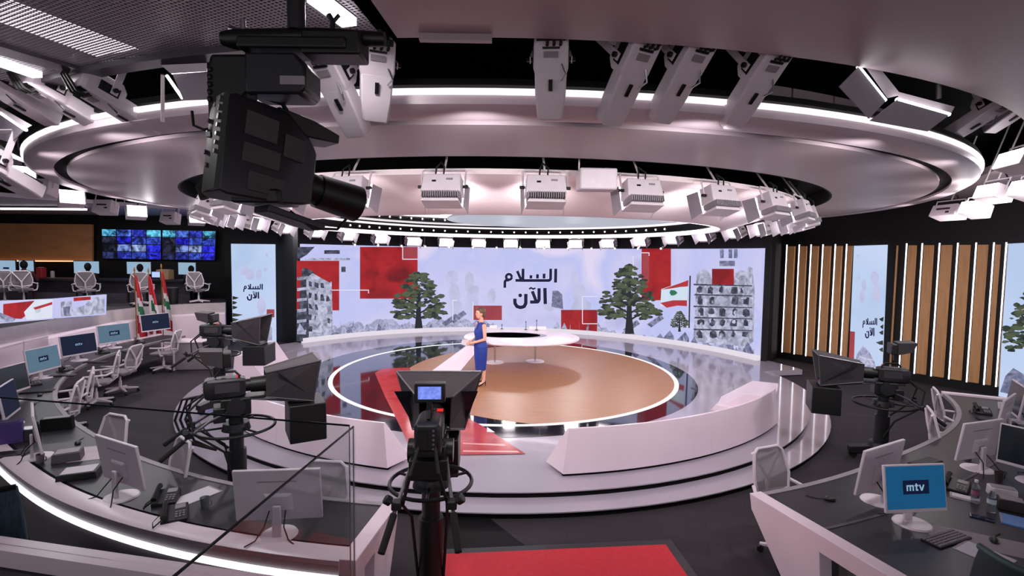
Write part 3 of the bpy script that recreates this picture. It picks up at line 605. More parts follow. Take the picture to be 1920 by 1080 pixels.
def plabel(k, a):
    s = (a + 90) % 360          # 0 at the near side, growing anticlockwise seen from above -> to the picture's right
    if s > 180: s -= 360
    return s
order = sorted(range(N), key=lambda k: plabel(k, -85.3 + 360 / N * k))
for i, k in enumerate(order):
    a = -85.3 + 360 / N * k; s = plabel(k, a)
    side = 'near' if abs(s) < 62 else ('far' if abs(s) > 118 else 'side')
    pool = [q for q in order if ((abs(plabel(q, -85.3 + 360 / N * q)) < 62) if side == 'near' else (abs(plabel(q, -85.3 + 360 / N * q)) > 118) if side == 'far' else (62 <= abs(plabel(q, -85.3 + 360 / N * q)) <= 118)) and (side == 'near' or (plabel(q, -85.3 + 360 / N * q) > 0) == (s > 0))]
    pool.sort(key=lambda q: pol(6.7, -85.3 + 360 / N * q).x / pol(6.7, -85.3 + 360 / N * q).y)
    n = pool.index(k)
    lab = {'near': 'white panel light seen from behind, %s from left on the inner ring\'s near arc', 'far': 'glowing panel light, %s from ' + ('left on the left' if s < 0 else 'left on the right') + ' half of the far arc',
           'side': 'glowing panel light, %s in the cluster at the ' + ('left' if s < 0 else 'right') + ' end of the inner ring'}[side] % ORD[n]
    z = 3.95 if abs(s) < 100 else 3.95 - .28 * min(1, (abs(s) - 100) / 50)
    rr = 6.62
    loc = pol(rr, a, z); rot = Euler((R(-24), 0, R(a + 90)), 'XYZ')
    tl = R(-18 if abs(s) < 100 else -30)
    rot = (Matrix.Rotation(R(a + 90), 4, 'Z') @ Matrix.Rotation(tl, 4, 'X')).to_euler()
    if i == 0: o = proto; o.location = loc; o.rotation_euler = rot; o['label'] = lab
    else: o = dup(proto, loc, rot=rot, label=lab, group=PG)
    aim = Vector((CX, CY, .9)).lerp(Vector((CX, CY, .6)), .5)
    ld = pol(rr - .22, a, z - .08)
    if k % 2 == 0: area('panel_lamp', ld, pol(1.5, a + 180, .8), .42, 21, size_y=.3, spread=R(120))
# plain speaker box on the near arc
q = at_r(1118, 338, 6.62)
t = thing('speaker_box', 'plain white speaker box between two panel lights', 'speaker', q, 3)
MB().box((0, 0, 0), (.46, .3, .26)).build('cabinet', FIXT, t, bevel=.02); MB().box((.12, -.05, .135), (.07, .05, .02)).build('socket', BLACK, t); MB().cyl((-.22, 0, 0), (-.22, 0, .35), .01).build('bracket', FIXT, t)
# small round spots on the dark band and below
sp = MB(); sp.cyl((0, .0, 0), (0, .05, -.02), .03, .035, 10); sproto = None
BULB = mat('bulb', (255, 248, 240), .3, var=.01, emit=4)
for k in range(30):
    a = 20 + 140 * k / 29
    p = pol(4.82, a, 3.92); t = thing('ring_spot', 'tiny round spot bulb on the dark band of the inner ceiling ring', 'spotlight', p, a + 90, 'tiny spots on the inner ring') if k == 0 else None
    if k == 0:
        MB().cyl((0, 0, 0), (0, .05, 0), .032, .036, 10).build('can', STEEL, t); MB().ell((0, .05, 0), .026, 8, 6).build('bulb', BULB, t); sproto = t
    else: dup(sproto, p, a + 90)
for k in range(14):
    a = 36 + 108 * k / 13; p = pol(6.2, a, 3.42)
    if k == 0:
        t = thing('hanging_spot', 'tiny round spot bulb hanging below the far panel lights', 'spotlight', p, a + 90, 'tiny spots above the video wall')
        MB().cyl((0, -.04, .03), (0, .05, -.02), .035, .045, 10).build('can', STEEL, t); MB().ell((0, .055, -.02), .034, 8, 6).build('bulb', BULB, t); MB().cyl((0, 0, 0), (0, 0, .5), .006, n=6).build('stem', BLACK, t); s2 = t
    else: dup(s2, p, a + 90)
# --- profile spotlight of the outer ring: head hangs from a yoke, barrel points along +Y (local)
def make_profile(label, group):
    t = thing('profile_spotlight', label, 'studio light', group=group)
    MB().loft([[(x * w, y, z * h + dz) for x, z in ((-.5, -.5), (.5, -.5), (.5, .5), (-.5, .5))] for y, w, h, dz in ((.08, .25, .13, -.03), (.30, .24, .14, -.04), (.50, .20, .15, -.045), (.52, .18, .13, -.045))]).build('barrel', FIXT, t, bevel=.014)
    MB().loft([[(x * w, y, z * h + dz) for x, z in ((-.5, -.5), (.5, -.5), (.5, .5), (-.5, .5))] for y, w, h, dz in ((-.24, .20, .17, .0), (-.20, .26, .22, .02), (.06, .27, .23, .02), (.12, .24, .17, -.01))]).build('head_box', FIXT, t, bevel=.012)
    m = MB()
    for k in range(5): m.box((-.137, -.1 + .035 * k, .02), (.012, .02, .08))
    m.box((-.134, -.03, .02), (.008, .17, .09)); m.build('vents', DARKPL, t)
    m = MB()
    for k in range(5): m.box((.137, -.1 + .035 * k, .02), (.012, .02, .08))
    m.box((.134, -.03, .02), (.008, .17, .09)); m.build('vents', DARKPL, t)
    MB().box((0, -.06, -.098), (.11, .05, .012)).build('display', GREYPL, t); MB().box((0, -.115, -.098), (.13, .018, .012)).build('label_plate', BLACK, t); MB().box((0, -.2, -.09), (.22, .06, .012)).build('cable_bay', BLACK, t)
    for k in (-1, 0, 1): MB().tube([(.05 * k + .02, -.135, -.09), (.05 * k + .02, -.15, -.12), (.05 * k + .02, -.22, -.12), (.04 * k, -.32, -.02), (.02 * k, -.3, .2)], .013, 5).build('cable', RUBBER, t)
    m = MB(); m.plate([(-.165, -.03, -.02), (-.165, .03, -.02), (-.165, .03, .36), (-.165, -.03, .36)], .008, (1, 0, 0)); m.plate([(.165, -.03, -.02), (.165, .03, -.02), (.165, .03, .36), (.165, -.03, .36)], .008, (-1, 0, 0)); m.box((0, 0, .36), (.33, .06, .01)); m.build('yoke', FIXT, t)
    for s in (-1, 1): MB().cyl((s * .14, 0, .02), (s * .19, 0, .02), .022, n=10).build('yoke_knob', BLACK, t)
    MB().box((0, .2, -.115), (.03, .1, .014)).build('shutter_tab', BLACK, t); MB().box((.1, .35, .035), (.012, .2, .02)).build('slot', BLACK, t)
    MB().tube([(.08, .02, -.09), (.11, .1, -.14), (.08, .16, -.12)], .008, 5).build('safety_hook', CHROME, t)
    return t
pr = None; OG = 'profile spotlights around the outer ceiling ring'
# pixel of the body centre, yaw (0 = pointing away from the view), pitch down, roll, label
for i, (px, py, rad, yaw, pitch, lab) in enumerate((
        (1033, 112, 9.05, 0, 62, 'upright white spotlight with black cables hanging alone at the ceiling gap centre'),
        (706, 118, 9.05, 6, 62, 'white spotlight hanging at the end of the pale ceiling panel'),
        (625, 140, 9.0, -40, 45, 'white spotlight turned sideways just beyond the hanging camera'),
        (1188, 112, 9.05, 40, 48, 'tilted white spotlight, first of the three leaning ones'),
        (1290, 112, 9.05, 44, 44, 'tilted white spotlight, middle of the three leaning ones'),
        (1428, 130, 9.05, 46, 42, 'tilted white spotlight, last of the three leaning ones'),
        (1858, 200, 9.05, 60, 24, 'white spotlight angled beside the folded grey light flaps'),
        (1925, 190, 9.15, 55, 24, 'white spotlight cut by the picture edge under the pale ceiling'),
        (195, 178, 9.0, -62, 20, 'large white spotlight lying nearly level by the perforated ceiling corner'),
        (95, 172, 9.1, -62, 20, 'white spotlight with vents under the bright corner tube light'),
        (2, 160, 9.3, -58, 20, 'white spotlight cut by the picture edge below the perforated ceiling'),
        (-22, 305, 9.4, -50, 22, 'lowest white spotlight at the picture edge above the rim'))):
    p = at_r(px, py, rad)
    va = math.degrees(math.atan2(p.y, p.x)) - 90
    rot = (Matrix.Rotation(R(va + yaw), 4, 'Z') @ Matrix.Rotation(R(-pitch), 4, 'X')).to_euler()
    if pr is None: pr = make_profile(lab, OG); o = pr; o.location = p; o.rotation_euler = rot
    else: o = dup(pr, p, rot=rot, label=lab, group=OG)
    o.scale = (.95, .80, .95) if i < 2 else (.95, .95, .95)
# --- fresnel with grey barn doors
def barn(label, p, face, q1, q2, dr):
    t = thing('barn_door_light', label, 'studio light', p); P = lambda x, y, dd=0: at_r(x, y, dr - dd) - p
    for k, q in enumerate((q1, q2)):
        if not q: continue
        c = [P(*x) for x in q]; n = (c[1] - c[0]).cross(c[2] - c[0]).normalized()
        MB().plate(c, .008, n).build('barn_door', FLAP, t)
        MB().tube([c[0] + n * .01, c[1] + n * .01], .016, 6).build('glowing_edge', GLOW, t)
    return t
p = at_r(1680, 175, 9.25)
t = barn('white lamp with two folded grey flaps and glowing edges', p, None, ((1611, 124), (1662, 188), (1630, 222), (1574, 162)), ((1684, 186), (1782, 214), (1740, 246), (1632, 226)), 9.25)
m = MB(); m.hexa([at_r(x, y, 9.2) - p for x, y in ((1620, 122), (1650, 128), (1690, 178), (1664, 184))], [at_r(x, y, 9.0) - p for x, y in ((1620, 122), (1650, 128), (1690, 178), (1664, 184))])
m.hexa([at_r(x, y, 9.2) - p for x, y in ((1684, 172), (1790, 200), (1784, 212), (1684, 184))], [at_r(x, y, 9.0) - p for x, y in ((1684, 172), (1790, 200), (1784, 212), (1684, 184))]); m.build('lamp_head', FIXT, t)
MB().cyl(at_r(1760, 185, 9.2) - p, at_r(1760, 140, 9.2) - p, .02).build('hanger', STEEL, t)
p = at_r(350, 155, 9.2)
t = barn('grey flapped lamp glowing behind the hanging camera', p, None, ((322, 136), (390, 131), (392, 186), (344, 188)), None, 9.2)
m = MB(); m.hexa([at_r(x, y, 9.25) - p for x, y in ((302, 122), (388, 118), (388, 134), (320, 138))], [at_r(x, y, 9.05) - p for x, y in ((302, 122), (388, 118), (388, 134), (320, 138))]); m.build('lamp_head', FIXT, t)
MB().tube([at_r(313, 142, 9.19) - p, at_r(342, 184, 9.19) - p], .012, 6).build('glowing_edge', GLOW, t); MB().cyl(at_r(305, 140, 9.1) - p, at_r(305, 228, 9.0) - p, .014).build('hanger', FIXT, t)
p = at_r(25, 235, 9.2)
t = barn('grey flapped lamp at the picture edge under the spotlights', p, None, ((0, 212), (46, 243), (20, 268), (-20, 255)), None, 9.25)
m = MB(); m.hexa([at_r(x, y, 9.25) - p for x, y in ((-10, 195), (60, 235), (46, 243), (-10, 205))], [at_r(x, y, 9.05) - p for x, y in ((-10, 195), (60, 235), (46, 243), (-10, 205))]); m.build('lamp_head', FIXT, t)
# --- box lights of the outer ring at the sides
def box_light(label, px, py, r, lit, yaw, w=.34, h=.24, tilt=25, far=False, d=None, cam=None):
    p = at(px, py, y=d) if d else at_r(px, py, r, far); a = math.degrees(math.atan2(p.y - CY, p.x - CX))
    t = thing('box_light', label, 'studio light', p, group='box lights outside the canopy rim', rot=(Matrix.Rotation(R(a + yaw) if cam is None else math.atan2(-p.y, -p.x) + R(90 + cam), 4, 'Z') @ Matrix.Rotation(R(tilt), 4, 'X')).to_euler())
    MB().box((0, .04, 0), (w, .28, h), taper=.95).build('housing', FIXT, t, bevel=.012)
    if lit: MB().box((0, -.105, 0), (w * .94, .012, h * .9)).build('lamp_face', GLOW, t)
    else: MB().box((0, -.105, .02), (w * .5, .012, .03)).build('label_plate', DARKPL, t); MB().box((.1, -.105, -.05), (.06, .012, .03)).build('switch', BLACK, t)
    m = MB(); m.tube([(-w * .54, 0, 0), (-w * .54, 0, h), (w * .54, 0, h), (w * .54, 0, 0)], .012, 6); m.build('yoke', FIXT, t)
    MB().cyl((0, 0, h), (0, 0, h + 1.7), .012, n=8).build('hanger', FIXT, t)
    MB().tube([(.05, .1, h * .5), (.06, .14, h), (0, .05, h * 1.6)], .012, 5).build('cable', RUBBER, t)
    return t
for i, (px, py, r, lit) in enumerate(((40, 330, 9.3, 1), (78, 352, 9.3, 0), (134, 372, 9.3, 1), (196, 388, 9.3, 0), (256, 398, 9.3, 1), (318, 408, 9.3, 0), (369, 411, 9.3, 1))):
    box_light('%s box light below the rim, %s in the row beside the control area' % ('glowing' if lit else 'unlit white', ORD[i]), px, py, r, lit, 80, .42 if i > 1 else .36, .3, -15, far=True, cam=8 if lit else -35)
for px, py, r, lit, lab, w in ((1908, 302, 6.6, 1, 'large glowing box light cut by the picture edge', .5), (1922, 356, 7.2, 1, 'small glowing box light at the picture edge, under the large one', .3), (1860, 362, 7.9, 1, 'glowing tilted box light past the rim end above the slats', .4), (1826, 392, 8.6, 1, 'low glowing box light above the timber slats', .34), (1776, 397, 9.4, 0, 'flat unlit box light just under the rim end', .5)):
    b_ = box_light(lab, px, py, r, lit, -60, w, .22, -20, d=r)
    if lit: area('box_lamp', b_.location + Vector((.25, .3, -.35)), (10.3, 13.2, 1.6), .25, 22)
# fill lamps added evenly along the outer ring to brighten the desks and floor
for k in range(16):
    a = -205 + 190 * k / 15
    area('outer_fill_lamp', pol(9.02, a, 4.06), pol(4.2, a, .2), .22, 26, spread=R(140))
for a in (-172, 178, 168):
    area('side_box_lamp', pol(9.4, a, 3.75), pol(11.6, a, .7), .3, 30)
# ================================================================== stage furniture
def bench(name, label, a0, a1, n=24, rb=6.36, rt=6.30, ri=5.92, h=.64):
    t = thing(name, label, 'bench', pol(6.1, (a0 + a1) / 2, STG)); o = t.location
    m = MB(); m.sweep([(rb - .03, STG), (rb - .03, STG + .035), (ri + .05, STG + .035), (ri + .05, STG)], a0, a1, n); m.v = [tuple(Vector(p) - o) for p in m.v]; m.build('plinth', MATTE, t)
    e = math.degrees(.22 / 6.2)
    # end faces lean: bottom longer than top
    rings = []
    N = n + 1
    for i in range(N):
        u = i / n; ab = a0 - e * .0 + (a1 - a0) * u; at_ = a0 + e * .35 + (a1 - a0 - e * .7) * u; ai = a0 - e * .7 + (a1 - a0 + e * 1.4) * u
        rings.append([pol(rb, ab, STG + .035) - o, pol(rt, at_, STG + h) - o, pol(rt - .03, at_, STG + h) - o, pol(ri, ai, STG + .035) - o])
    b = n // 2
    MB().loft(rings[:b + 1]).build('bench_panel', WHITE, t, bevel=.006); 
    r2 = [[p * 1.0 for p in r] for r in rings[b:]]
    MB().loft(r2).build('bench_panel', WHITE, t, bevel=.006)
    return t
b1 = bench('stage_bench', 'longest curved white wedge bench, on the stage edge past the red carpet', -82.2, -38.5)
bench('stage_bench', 'curved white wedge bench behind the camera with the large grey hood', -141, -103.8)
t = thing('low_bench', 'low white seat block behind the end of the long curved bench', 'bench', pol(5.6, -32, STG)); o = t.location
m = MB(); m.sweep([(5.15, STG), (6.15, STG), (6.22, STG + .42), (5.75, STG + .42)], -37.5, -26, 12); m.v = [tuple(Vector(p) - o) for p in m.v]; m.build('seat_block', WHITE, t, bevel=.01)
m = MB(); m.sweep([(5.16, STG + .0), (5.75, STG + .0), (5.75, STG + .12), (5.25, STG + .12)], -38.4, -37.5, 2); m.v = [tuple(Vector(p) - o) for p in m.v]; m.build('end_cap', WHITE, t)
t = thing('stage_bench', 'white wedge bench behind the two cameras near the tall upright screen', 'bench', pol(6.0, -172, STG)); o = t.location
m = MB(); m.sweep([(5.55, STG), (6.3, STG), (6.24, STG + .66), (6.0, STG + .66)], -182, -163, 16); m.v = [tuple(Vector(p) - o) for p in m.v]; m.build('bench_panel', WHITE, t, bevel=.01)
# presenter's desk: oval top with black oval well on slim disc feet
tb = thing('oval_table', 'large white oval news desk with black oval centre on slim disc feet', 'desk', (.28, 13.75, STG))
def oval(rx, ry, n=64, cx=0, cy=0, e=1.0): return [(cx + rx * math.cos(2 * math.pi * k / n), cy + ry * math.sin(2 * math.pi * k / n)) for k in range(n)]
rings = [[(x, y, z) for x, y in oval(1.58 + d, 1.22 + d)] for d, z in ((-.12, .655), (-.02, .68), (0, .71), (-.01, .745), (-.03, .755))]
MB().loft(rings).build('table_top', WHITE, tb)
MB().prism(oval(.98, .50, cx=-.28, cy=.15), .755, .759).build('glass_rim', mat('rim_glass', (150, 146, 156), .3), tb)
MB().prism(oval(.88, .45, cx=-.36, cy=.15), .757, .763).build('black_well', mat('well_black', (3, 3, 5), .8, spec=0), tb)
for x, y in ((-.73, .05), (.39, .28)):
    MB().cyl((x, y, .015), (x, y, .68), .026, n=12).build('table_leg', CHROME, tb); MB().cyl((x, y, 0), (x, y, .02), .27, .25, n=32).build('foot_plate', WHITEPL, tb)
# slanted white panel at the desk end
t = thing('slanted_panel', 'white slanted panel leaning up to the news desk beside the presenter', 'panel', at(832, 703, z=STG)); o = t.location
q = [at(803, 702, z=STG), at(856, 704, z=STG)]; d = (q[1] - q[0]).normalized(); 
top = [q[0] + Vector((1.0, .35, .72)), q[1] + Vector((.62, .35, .72))]; bk = Vector((0, .22, 0))
MB().hexa([p - o for p in (q[0], q[1], q[1] + bk, q[0] + bk)], [p - o for p in (top[0], top[1], top[1] + bk, top[0] + bk)]).build('panel_body', WHITE, t, bevel=.008)
MB().hexa([p - o for p in (top[0] + Vector((-.1, -.12, 0)), top[1] + Vector((.1, -.12, 0)), top[1] + Vector((.1, .5, 0)), top[0] + Vector((-.1, .5, 0)))], [p - o + Vector((0, 0, .05)) for p in (top[0] + Vector((-.1, -.12, 0)), top[1] + Vector((.1, -.12, 0)), top[1] + Vector((.1, .5, 0)), top[0] + Vector((-.1, .5, 0)))]).build('panel_shelf', WHITE, t, bevel=.01)
# small things on the desk
TT = STG + .759
def pen_mic(px, py, h, label):
    p = at(px, py, z=TT); t = thing('desk_microphone', label, 'microphone', p); MB().cyl((0, 0, 0), (0, 0, .012), .05, .045).build('foot', BLACK, t); MB().cyl((0, 0, .01), (0, 0, h), .009, .007, n=8).build('stem', BLACK, t); MB().cyl((0, 0, h), (0, 0, h + .05), .013, n=8).build('capsule', DARKPL, t)
pen_mic(941, 617, .1, 'short black microphone on the news desk nearest the presenter'); pen_mic(986, 618, .2, 'medium black microphone at the back of the news desk'); pen_mic(1006, 619, .26, 'tallest black microphone beside the white box on the news desk')
for px, py, w, lab in ((1008, 618, .5, 'long white box behind the tallest microphone on the news desk'), (925, 616, .22, 'short white box behind the presenter on the news desk')):
    p = at(px, py, z=TT); t = thing('desk_box', lab, 'box', p); MB().box((0, 0, .045), (w, .1, .09)).build('carton', mat('carton_white', (240, 232, 235), .4), t, bevel=.006); MB().box((0, 0, .093), (w * .9, .06, .006)).build('lid_strip', PAPER, t)  # cartons in a plain white of their own

# ================================================================== the two curved newsroom desks
def sst(x): x = max(0, min(1, x)); return x * x * (3 - 2 * x)
def loff(a): return .85 * sst((-122 - a) / 52)          # the left desk swings outwards at its far end
DZ = .74
ld = thing('curved_desk', 'long curved dark topped news desk with a glowing strip along its outer face', 'desk', (0, 0, 0)); 
A0, A1 = -188, -97.2
MB().sweep([(8.32, DZ - .04), (9.0, DZ - .04), (9.0, DZ), (8.32, DZ)], A0, A1, 80, off=loff).build('worktop', DESKTOP, ld)
MB().sweep([(9.0, DZ - .03), (9.04, DZ - .03), (9.04, DZ - .012), (9.0, DZ - .012)], A0, A1, 80, off=loff).build('cable_channel', MATTE, ld)
MB().sweep([(9.04, DZ - .04), (9.2, DZ - .05), (9.2, DZ - .012), (9.16, DZ + .012), (9.04, DZ + .012)], A0, A1, 80, off=loff).build('outer_lip', WHITE, ld)
MB().sweep([(9.06, .06), (9.16, .06), (9.16, DZ - .05), (9.06, DZ - .05)], A0, A1, 80, off=loff).build('outer_panel', DESKFACE, ld)
MB().sweep([(9.16, .54), (9.185, .54), (9.185, .585), (9.16, .585)], A0, A1, 80, off=loff).build('light_strip', GLOWS, ld)
MB().sweep([(8.28, DZ - .045), (8.34, DZ - .045), (8.34, DZ + .006), (8.28, DZ + .006)], A0, A1, 80, off=loff).build('inner_edge', GREYPL, ld)
def end_panel(desk, a, r0, r1, w, lean):
    """thick white end panel whose foot is set back"""
    tdir = Vector((-math.sin(R(a)), math.cos(R(a)), 0)) * w; P = lambda r, z: pol(r, a, z)
    m = MB(); m.hexa([P(r0, DZ + .02), P(r1, DZ + .02), P(r1, DZ + .02) + tdir, P(r0, DZ + .02) + tdir], [P(r0 + .03, DZ - .13), P(r1, DZ - .13), P(r1, DZ - .13) + tdir, P(r0 + .03, DZ - .13) + tdir])
    m.hexa([P(r0 + .03, DZ - .13), P(r0 + lean + .25, DZ - .13), P(r0 + lean + .25, DZ - .13) + tdir, P(r0 + .03, DZ - .13) + tdir], [P(r0 + lean, 0), P(r0 + lean + .3, 0), P(r0 + lean + .3, 0) + tdir, P(r0 + lean, 0) + tdir])
    m.hexa([P(r1 - .16, DZ - .13), P(r1, DZ - .13), P(r1, DZ - .13) + tdir, P(r1 - .16, DZ - .13) + tdir], [P(r1 - .16, 0), P(r1, 0), P(r1, 0) + tdir, P(r1 - .16, 0) + tdir])
    m.build('end_panel', WHITE, desk, bevel=.006)
end_panel(ld, -97.2, 8.30, 9.22, .14, .3)
def roff(a): return .45 * sst((a + 60) / 30)
rd = thing('curved_desk', 'long curved dark topped news desk with a white slanted end panel beside the red carpet', 'desk', (0, 0, 0)); B0, B1 = -71.3, -27
MB().sweep([(8.40, DZ - .04), (10.1, DZ - .04), (10.1, DZ), (8.40, DZ)], B0, B1, 60, off=roff).build('worktop', DESKTOP, rd)
MB().sweep([(9.06, DZ), (9.09, DZ), (9.09, DZ + .006), (9.06, DZ + .006)], B0, B1 - .5, 60, off=roff).build('cable_channel', STEEL, rd)
MB().sweep([(8.36, DZ - .05), (8.42, DZ - .05), (8.42, DZ + .006), (8.36, DZ + .006)], B0, B1, 60, off=roff).build('inner_edge', GREYPL, rd)
MB().sweep([(8.36, DZ - .05), (10.12, DZ - .05), (10.12, DZ + .03), (8.36, DZ + .03)], B1, B1 + .7, 2, off=roff).build('far_edge', WHITE, rd)
MB().sweep([(9.0, .0), (9.08, .0), (9.08, DZ - .04), (9.0, DZ - .04)], B0 + 2, B1, 60, off=roff).build('modesty_panel', DESKFACE, rd)
end_panel(rd, -72.2, 8.36, 10.12, .14, .55)

# ================================================================== monitors
LOGOBG = e_('logo_blue', (12, 26, 66), .6); LOGOW = e_('logo_white', (150, 190, 215), .8)
def mtv(m, P, s):
    """mtv strokes through P(x,y) (unit letters about 3 wide, 1 high)"""
    def st(pts, w):
        for (x0, y0), (x1, y1) in zip(pts, pts[1:]):
            d = math.hypot(x1 - x0, y1 - y0) or 1; nx, ny = -(y1 - y0) / d * w / 2, (x1 - x0) / d * w / 2
            m.add([P(x0 + nx, y0 + ny), P(x1 + nx, y1 + ny), P(x1 - nx, y1 - ny), P(x0 - nx, y0 - ny)], [(0, 1, 2, 3)])
    st([(-1.35, 0), (-1.35, .8)], .22); st([(-1.35, .7), (-.45, .7)], .2); st([(-.9, 0), (-.9, .7)], .22); st([(-.45, 0), (-.45, .78)], .22)
    st([(.05, 0), (.05, 1.0)], .22); st([(-.2, .7), (.38, .7)], .2); st([(.05, .1), (.32, .1)], .2)
    st([(.55, .8), (.85, 0)], .22); st([(.85, 0), (1.2, .8)], .22)
def monitor(label, p, facing, scr=SCROFF, logo=0, w=.64, h=.42, lift=.12, tilt=8, rise=0):
    """facing: direction (deg) the screen looks; local -Y is the screen side"""
    t = thing('desk_monitor', label, 'monitor', p, facing + 90, 'white desk monitors')
    MB().cyl((0, .02, 0), (0, .02, .014), .15, .14, 28).build('stand_base', WHITEPL, t)
    MB().box((0, .07, .14), (.075, .03, .27), taper=.9).build('stand_neck', WHITEPL, t, bevel=.008)
    Mt = Matrix.Rotation(R(-tilt), 3, 'X'); c = Vector((0, .02, lift + h / 2 + rise))
    m = MB(); m.box(c, (w, .028, h), Mt); m.build('casing', WHITEPL, t, bevel=.008)
    Q = lambda x, z, d: c + Mt @ Vector((x, d, z))
    m = MB(); m.add([Q(-w / 2 + .014, -h / 2 + .035, -.0155), Q(w / 2 - .014, -h / 2 + .035, -.0155), Q(w / 2 - .014, h / 2 - .014, -.0155), Q(-w / 2 + .014, h / 2 - .014, -.0155)], [(0, 1, 2, 3)]); s = m.build('screen', scr, t, smooth=0)
    m = MB(); m.hexa([Q(-.12, -.15, .014), Q(.12, -.15, .014), Q(.12, .02, .014), Q(-.12, .02, .014)], [Q(-.09, -.13, .035), Q(.09, -.13, .035), Q(.09, 0, .035), Q(-.09, 0, .035)]); m.build('rear_bulge', WHITEPL, t, bevel=.006)
    MB().hexa([Q(-.16, h * .26, .0142), Q(.16, h * .26, .0142), Q(.16, h * .27 + .004, .0142), Q(-.16, h * .27 + .004, .0142)], [Q(-.16, h * .26, .0152), Q(.16, h * .26, .0152), Q(.16, h * .27 + .004, .0152), Q(-.16, h * .27 + .004, .0152)]).build('rear_vent', GREYPL, t)
    for x in (-.06, .07): MB().tube([Q(x, -.13, .03), Vector((x * 1.2, .12, .12)), Vector((x * 2, .16, .03)), Vector((x * 3, .2, .006))], .006, 5).build('cable', RUBBER, t)
    if logo:
        k = .058 * logo; m = MB(); m.add([Q(-2.0 * k, -.75 * k, -.0165), Q(2.0 * k, -.75 * k, -.0165), Q(2.0 * k, 1.15 * k, -.0165), Q(-2.0 * k, 1.15 * k, -.0165)], [(0, 1, 2, 3)]); m.build('logo_panel', LOGOBG, s, smooth=0)
        m = MB(); mtv(m, lambda x, y: Q(x * k, (y - .3) * k, -.0175), 1); m.build('logo_letters', LOGOW, s, smooth=0)
    return t
SCB = e_('screen_teal', (22, 88, 132), .8, .06); SCT = e_('screen_grey_teal', (96, 124, 146), .8, .06); SCN = e_('screen_navy', (22, 34, 62), .7, .1)
Z0 = DZ
def onr(px, py): return at(px, py, z=DZ)
monitor('white monitor seen from behind at the desk end beside the slanted glass edge', onr(525, 1000), 90 + 14 - 12 + 4, w=.70, h=.46)
monitor('white monitor seen from behind in front of a phone and a paper sheet', onr(232, 930), 66 - 2, w=.70, h=.45)
monitor('white monitor seen from behind next to a dark box, third from the slanted glass edge', onr(76, 856), 44, w=.70, h=.45)
monitor('white monitor turned nearly edge-on at the picture edge by the purple things', onr(22, 795), 30, w=.60, h=.45, scr=SCN)
monitor('dark green monitor turned edge-on, below the two white seat backs', onr(24, 752), 8, w=.66, scr=mat('screen_deep', (34, 48, 50), .2), h=.44)
monitor('teal monitor with a faint logo, first of the row along the low white wall', onr(84, 708), 0 + 4, SCT, .9, w=.72, h=.45)
monitor('navy monitor with a faint logo, second of the row along the low white wall', onr(150, 676), -14, SCN, .9, w=.72, h=.45)
monitor('pale blue monitor with a faint logo, third of the row along the low white wall', onr(216, 652), -20, SCT, 1.0, w=.74, h=.46)
monitor('navy monitor with a faint logo standing in front of the flags', onr(293, 628), -22, SCN, 1.0, w=.80, h=.48)
monitor('white monitor seen from behind just past the monitor with the clear logo', onr(1642, 938), 118, w=.72, h=.46)
monitor('monitor with a blue screen and clear mtv logo', onr(1714, 984), -84, SCB, 1.1, w=.60, h=.42)
monitor('white monitor seen from behind between the chairs and the water bottles', onr(1828, 878), 108, w=.66, h=.45)
monitor('dark monitor at the picture edge behind the water bottles', onr(1938, 905), -150, SCROFF, w=.62, h=.44)
monitor('white monitor turned edge-on at the far part of the right desk', onr(1878, 820), 126, w=.66, h=.45)
monitor('dark monitor turned edge-on at the far end of the right desk', onr(1898, 790), 148, SCROFF, w=.66, h=.46)

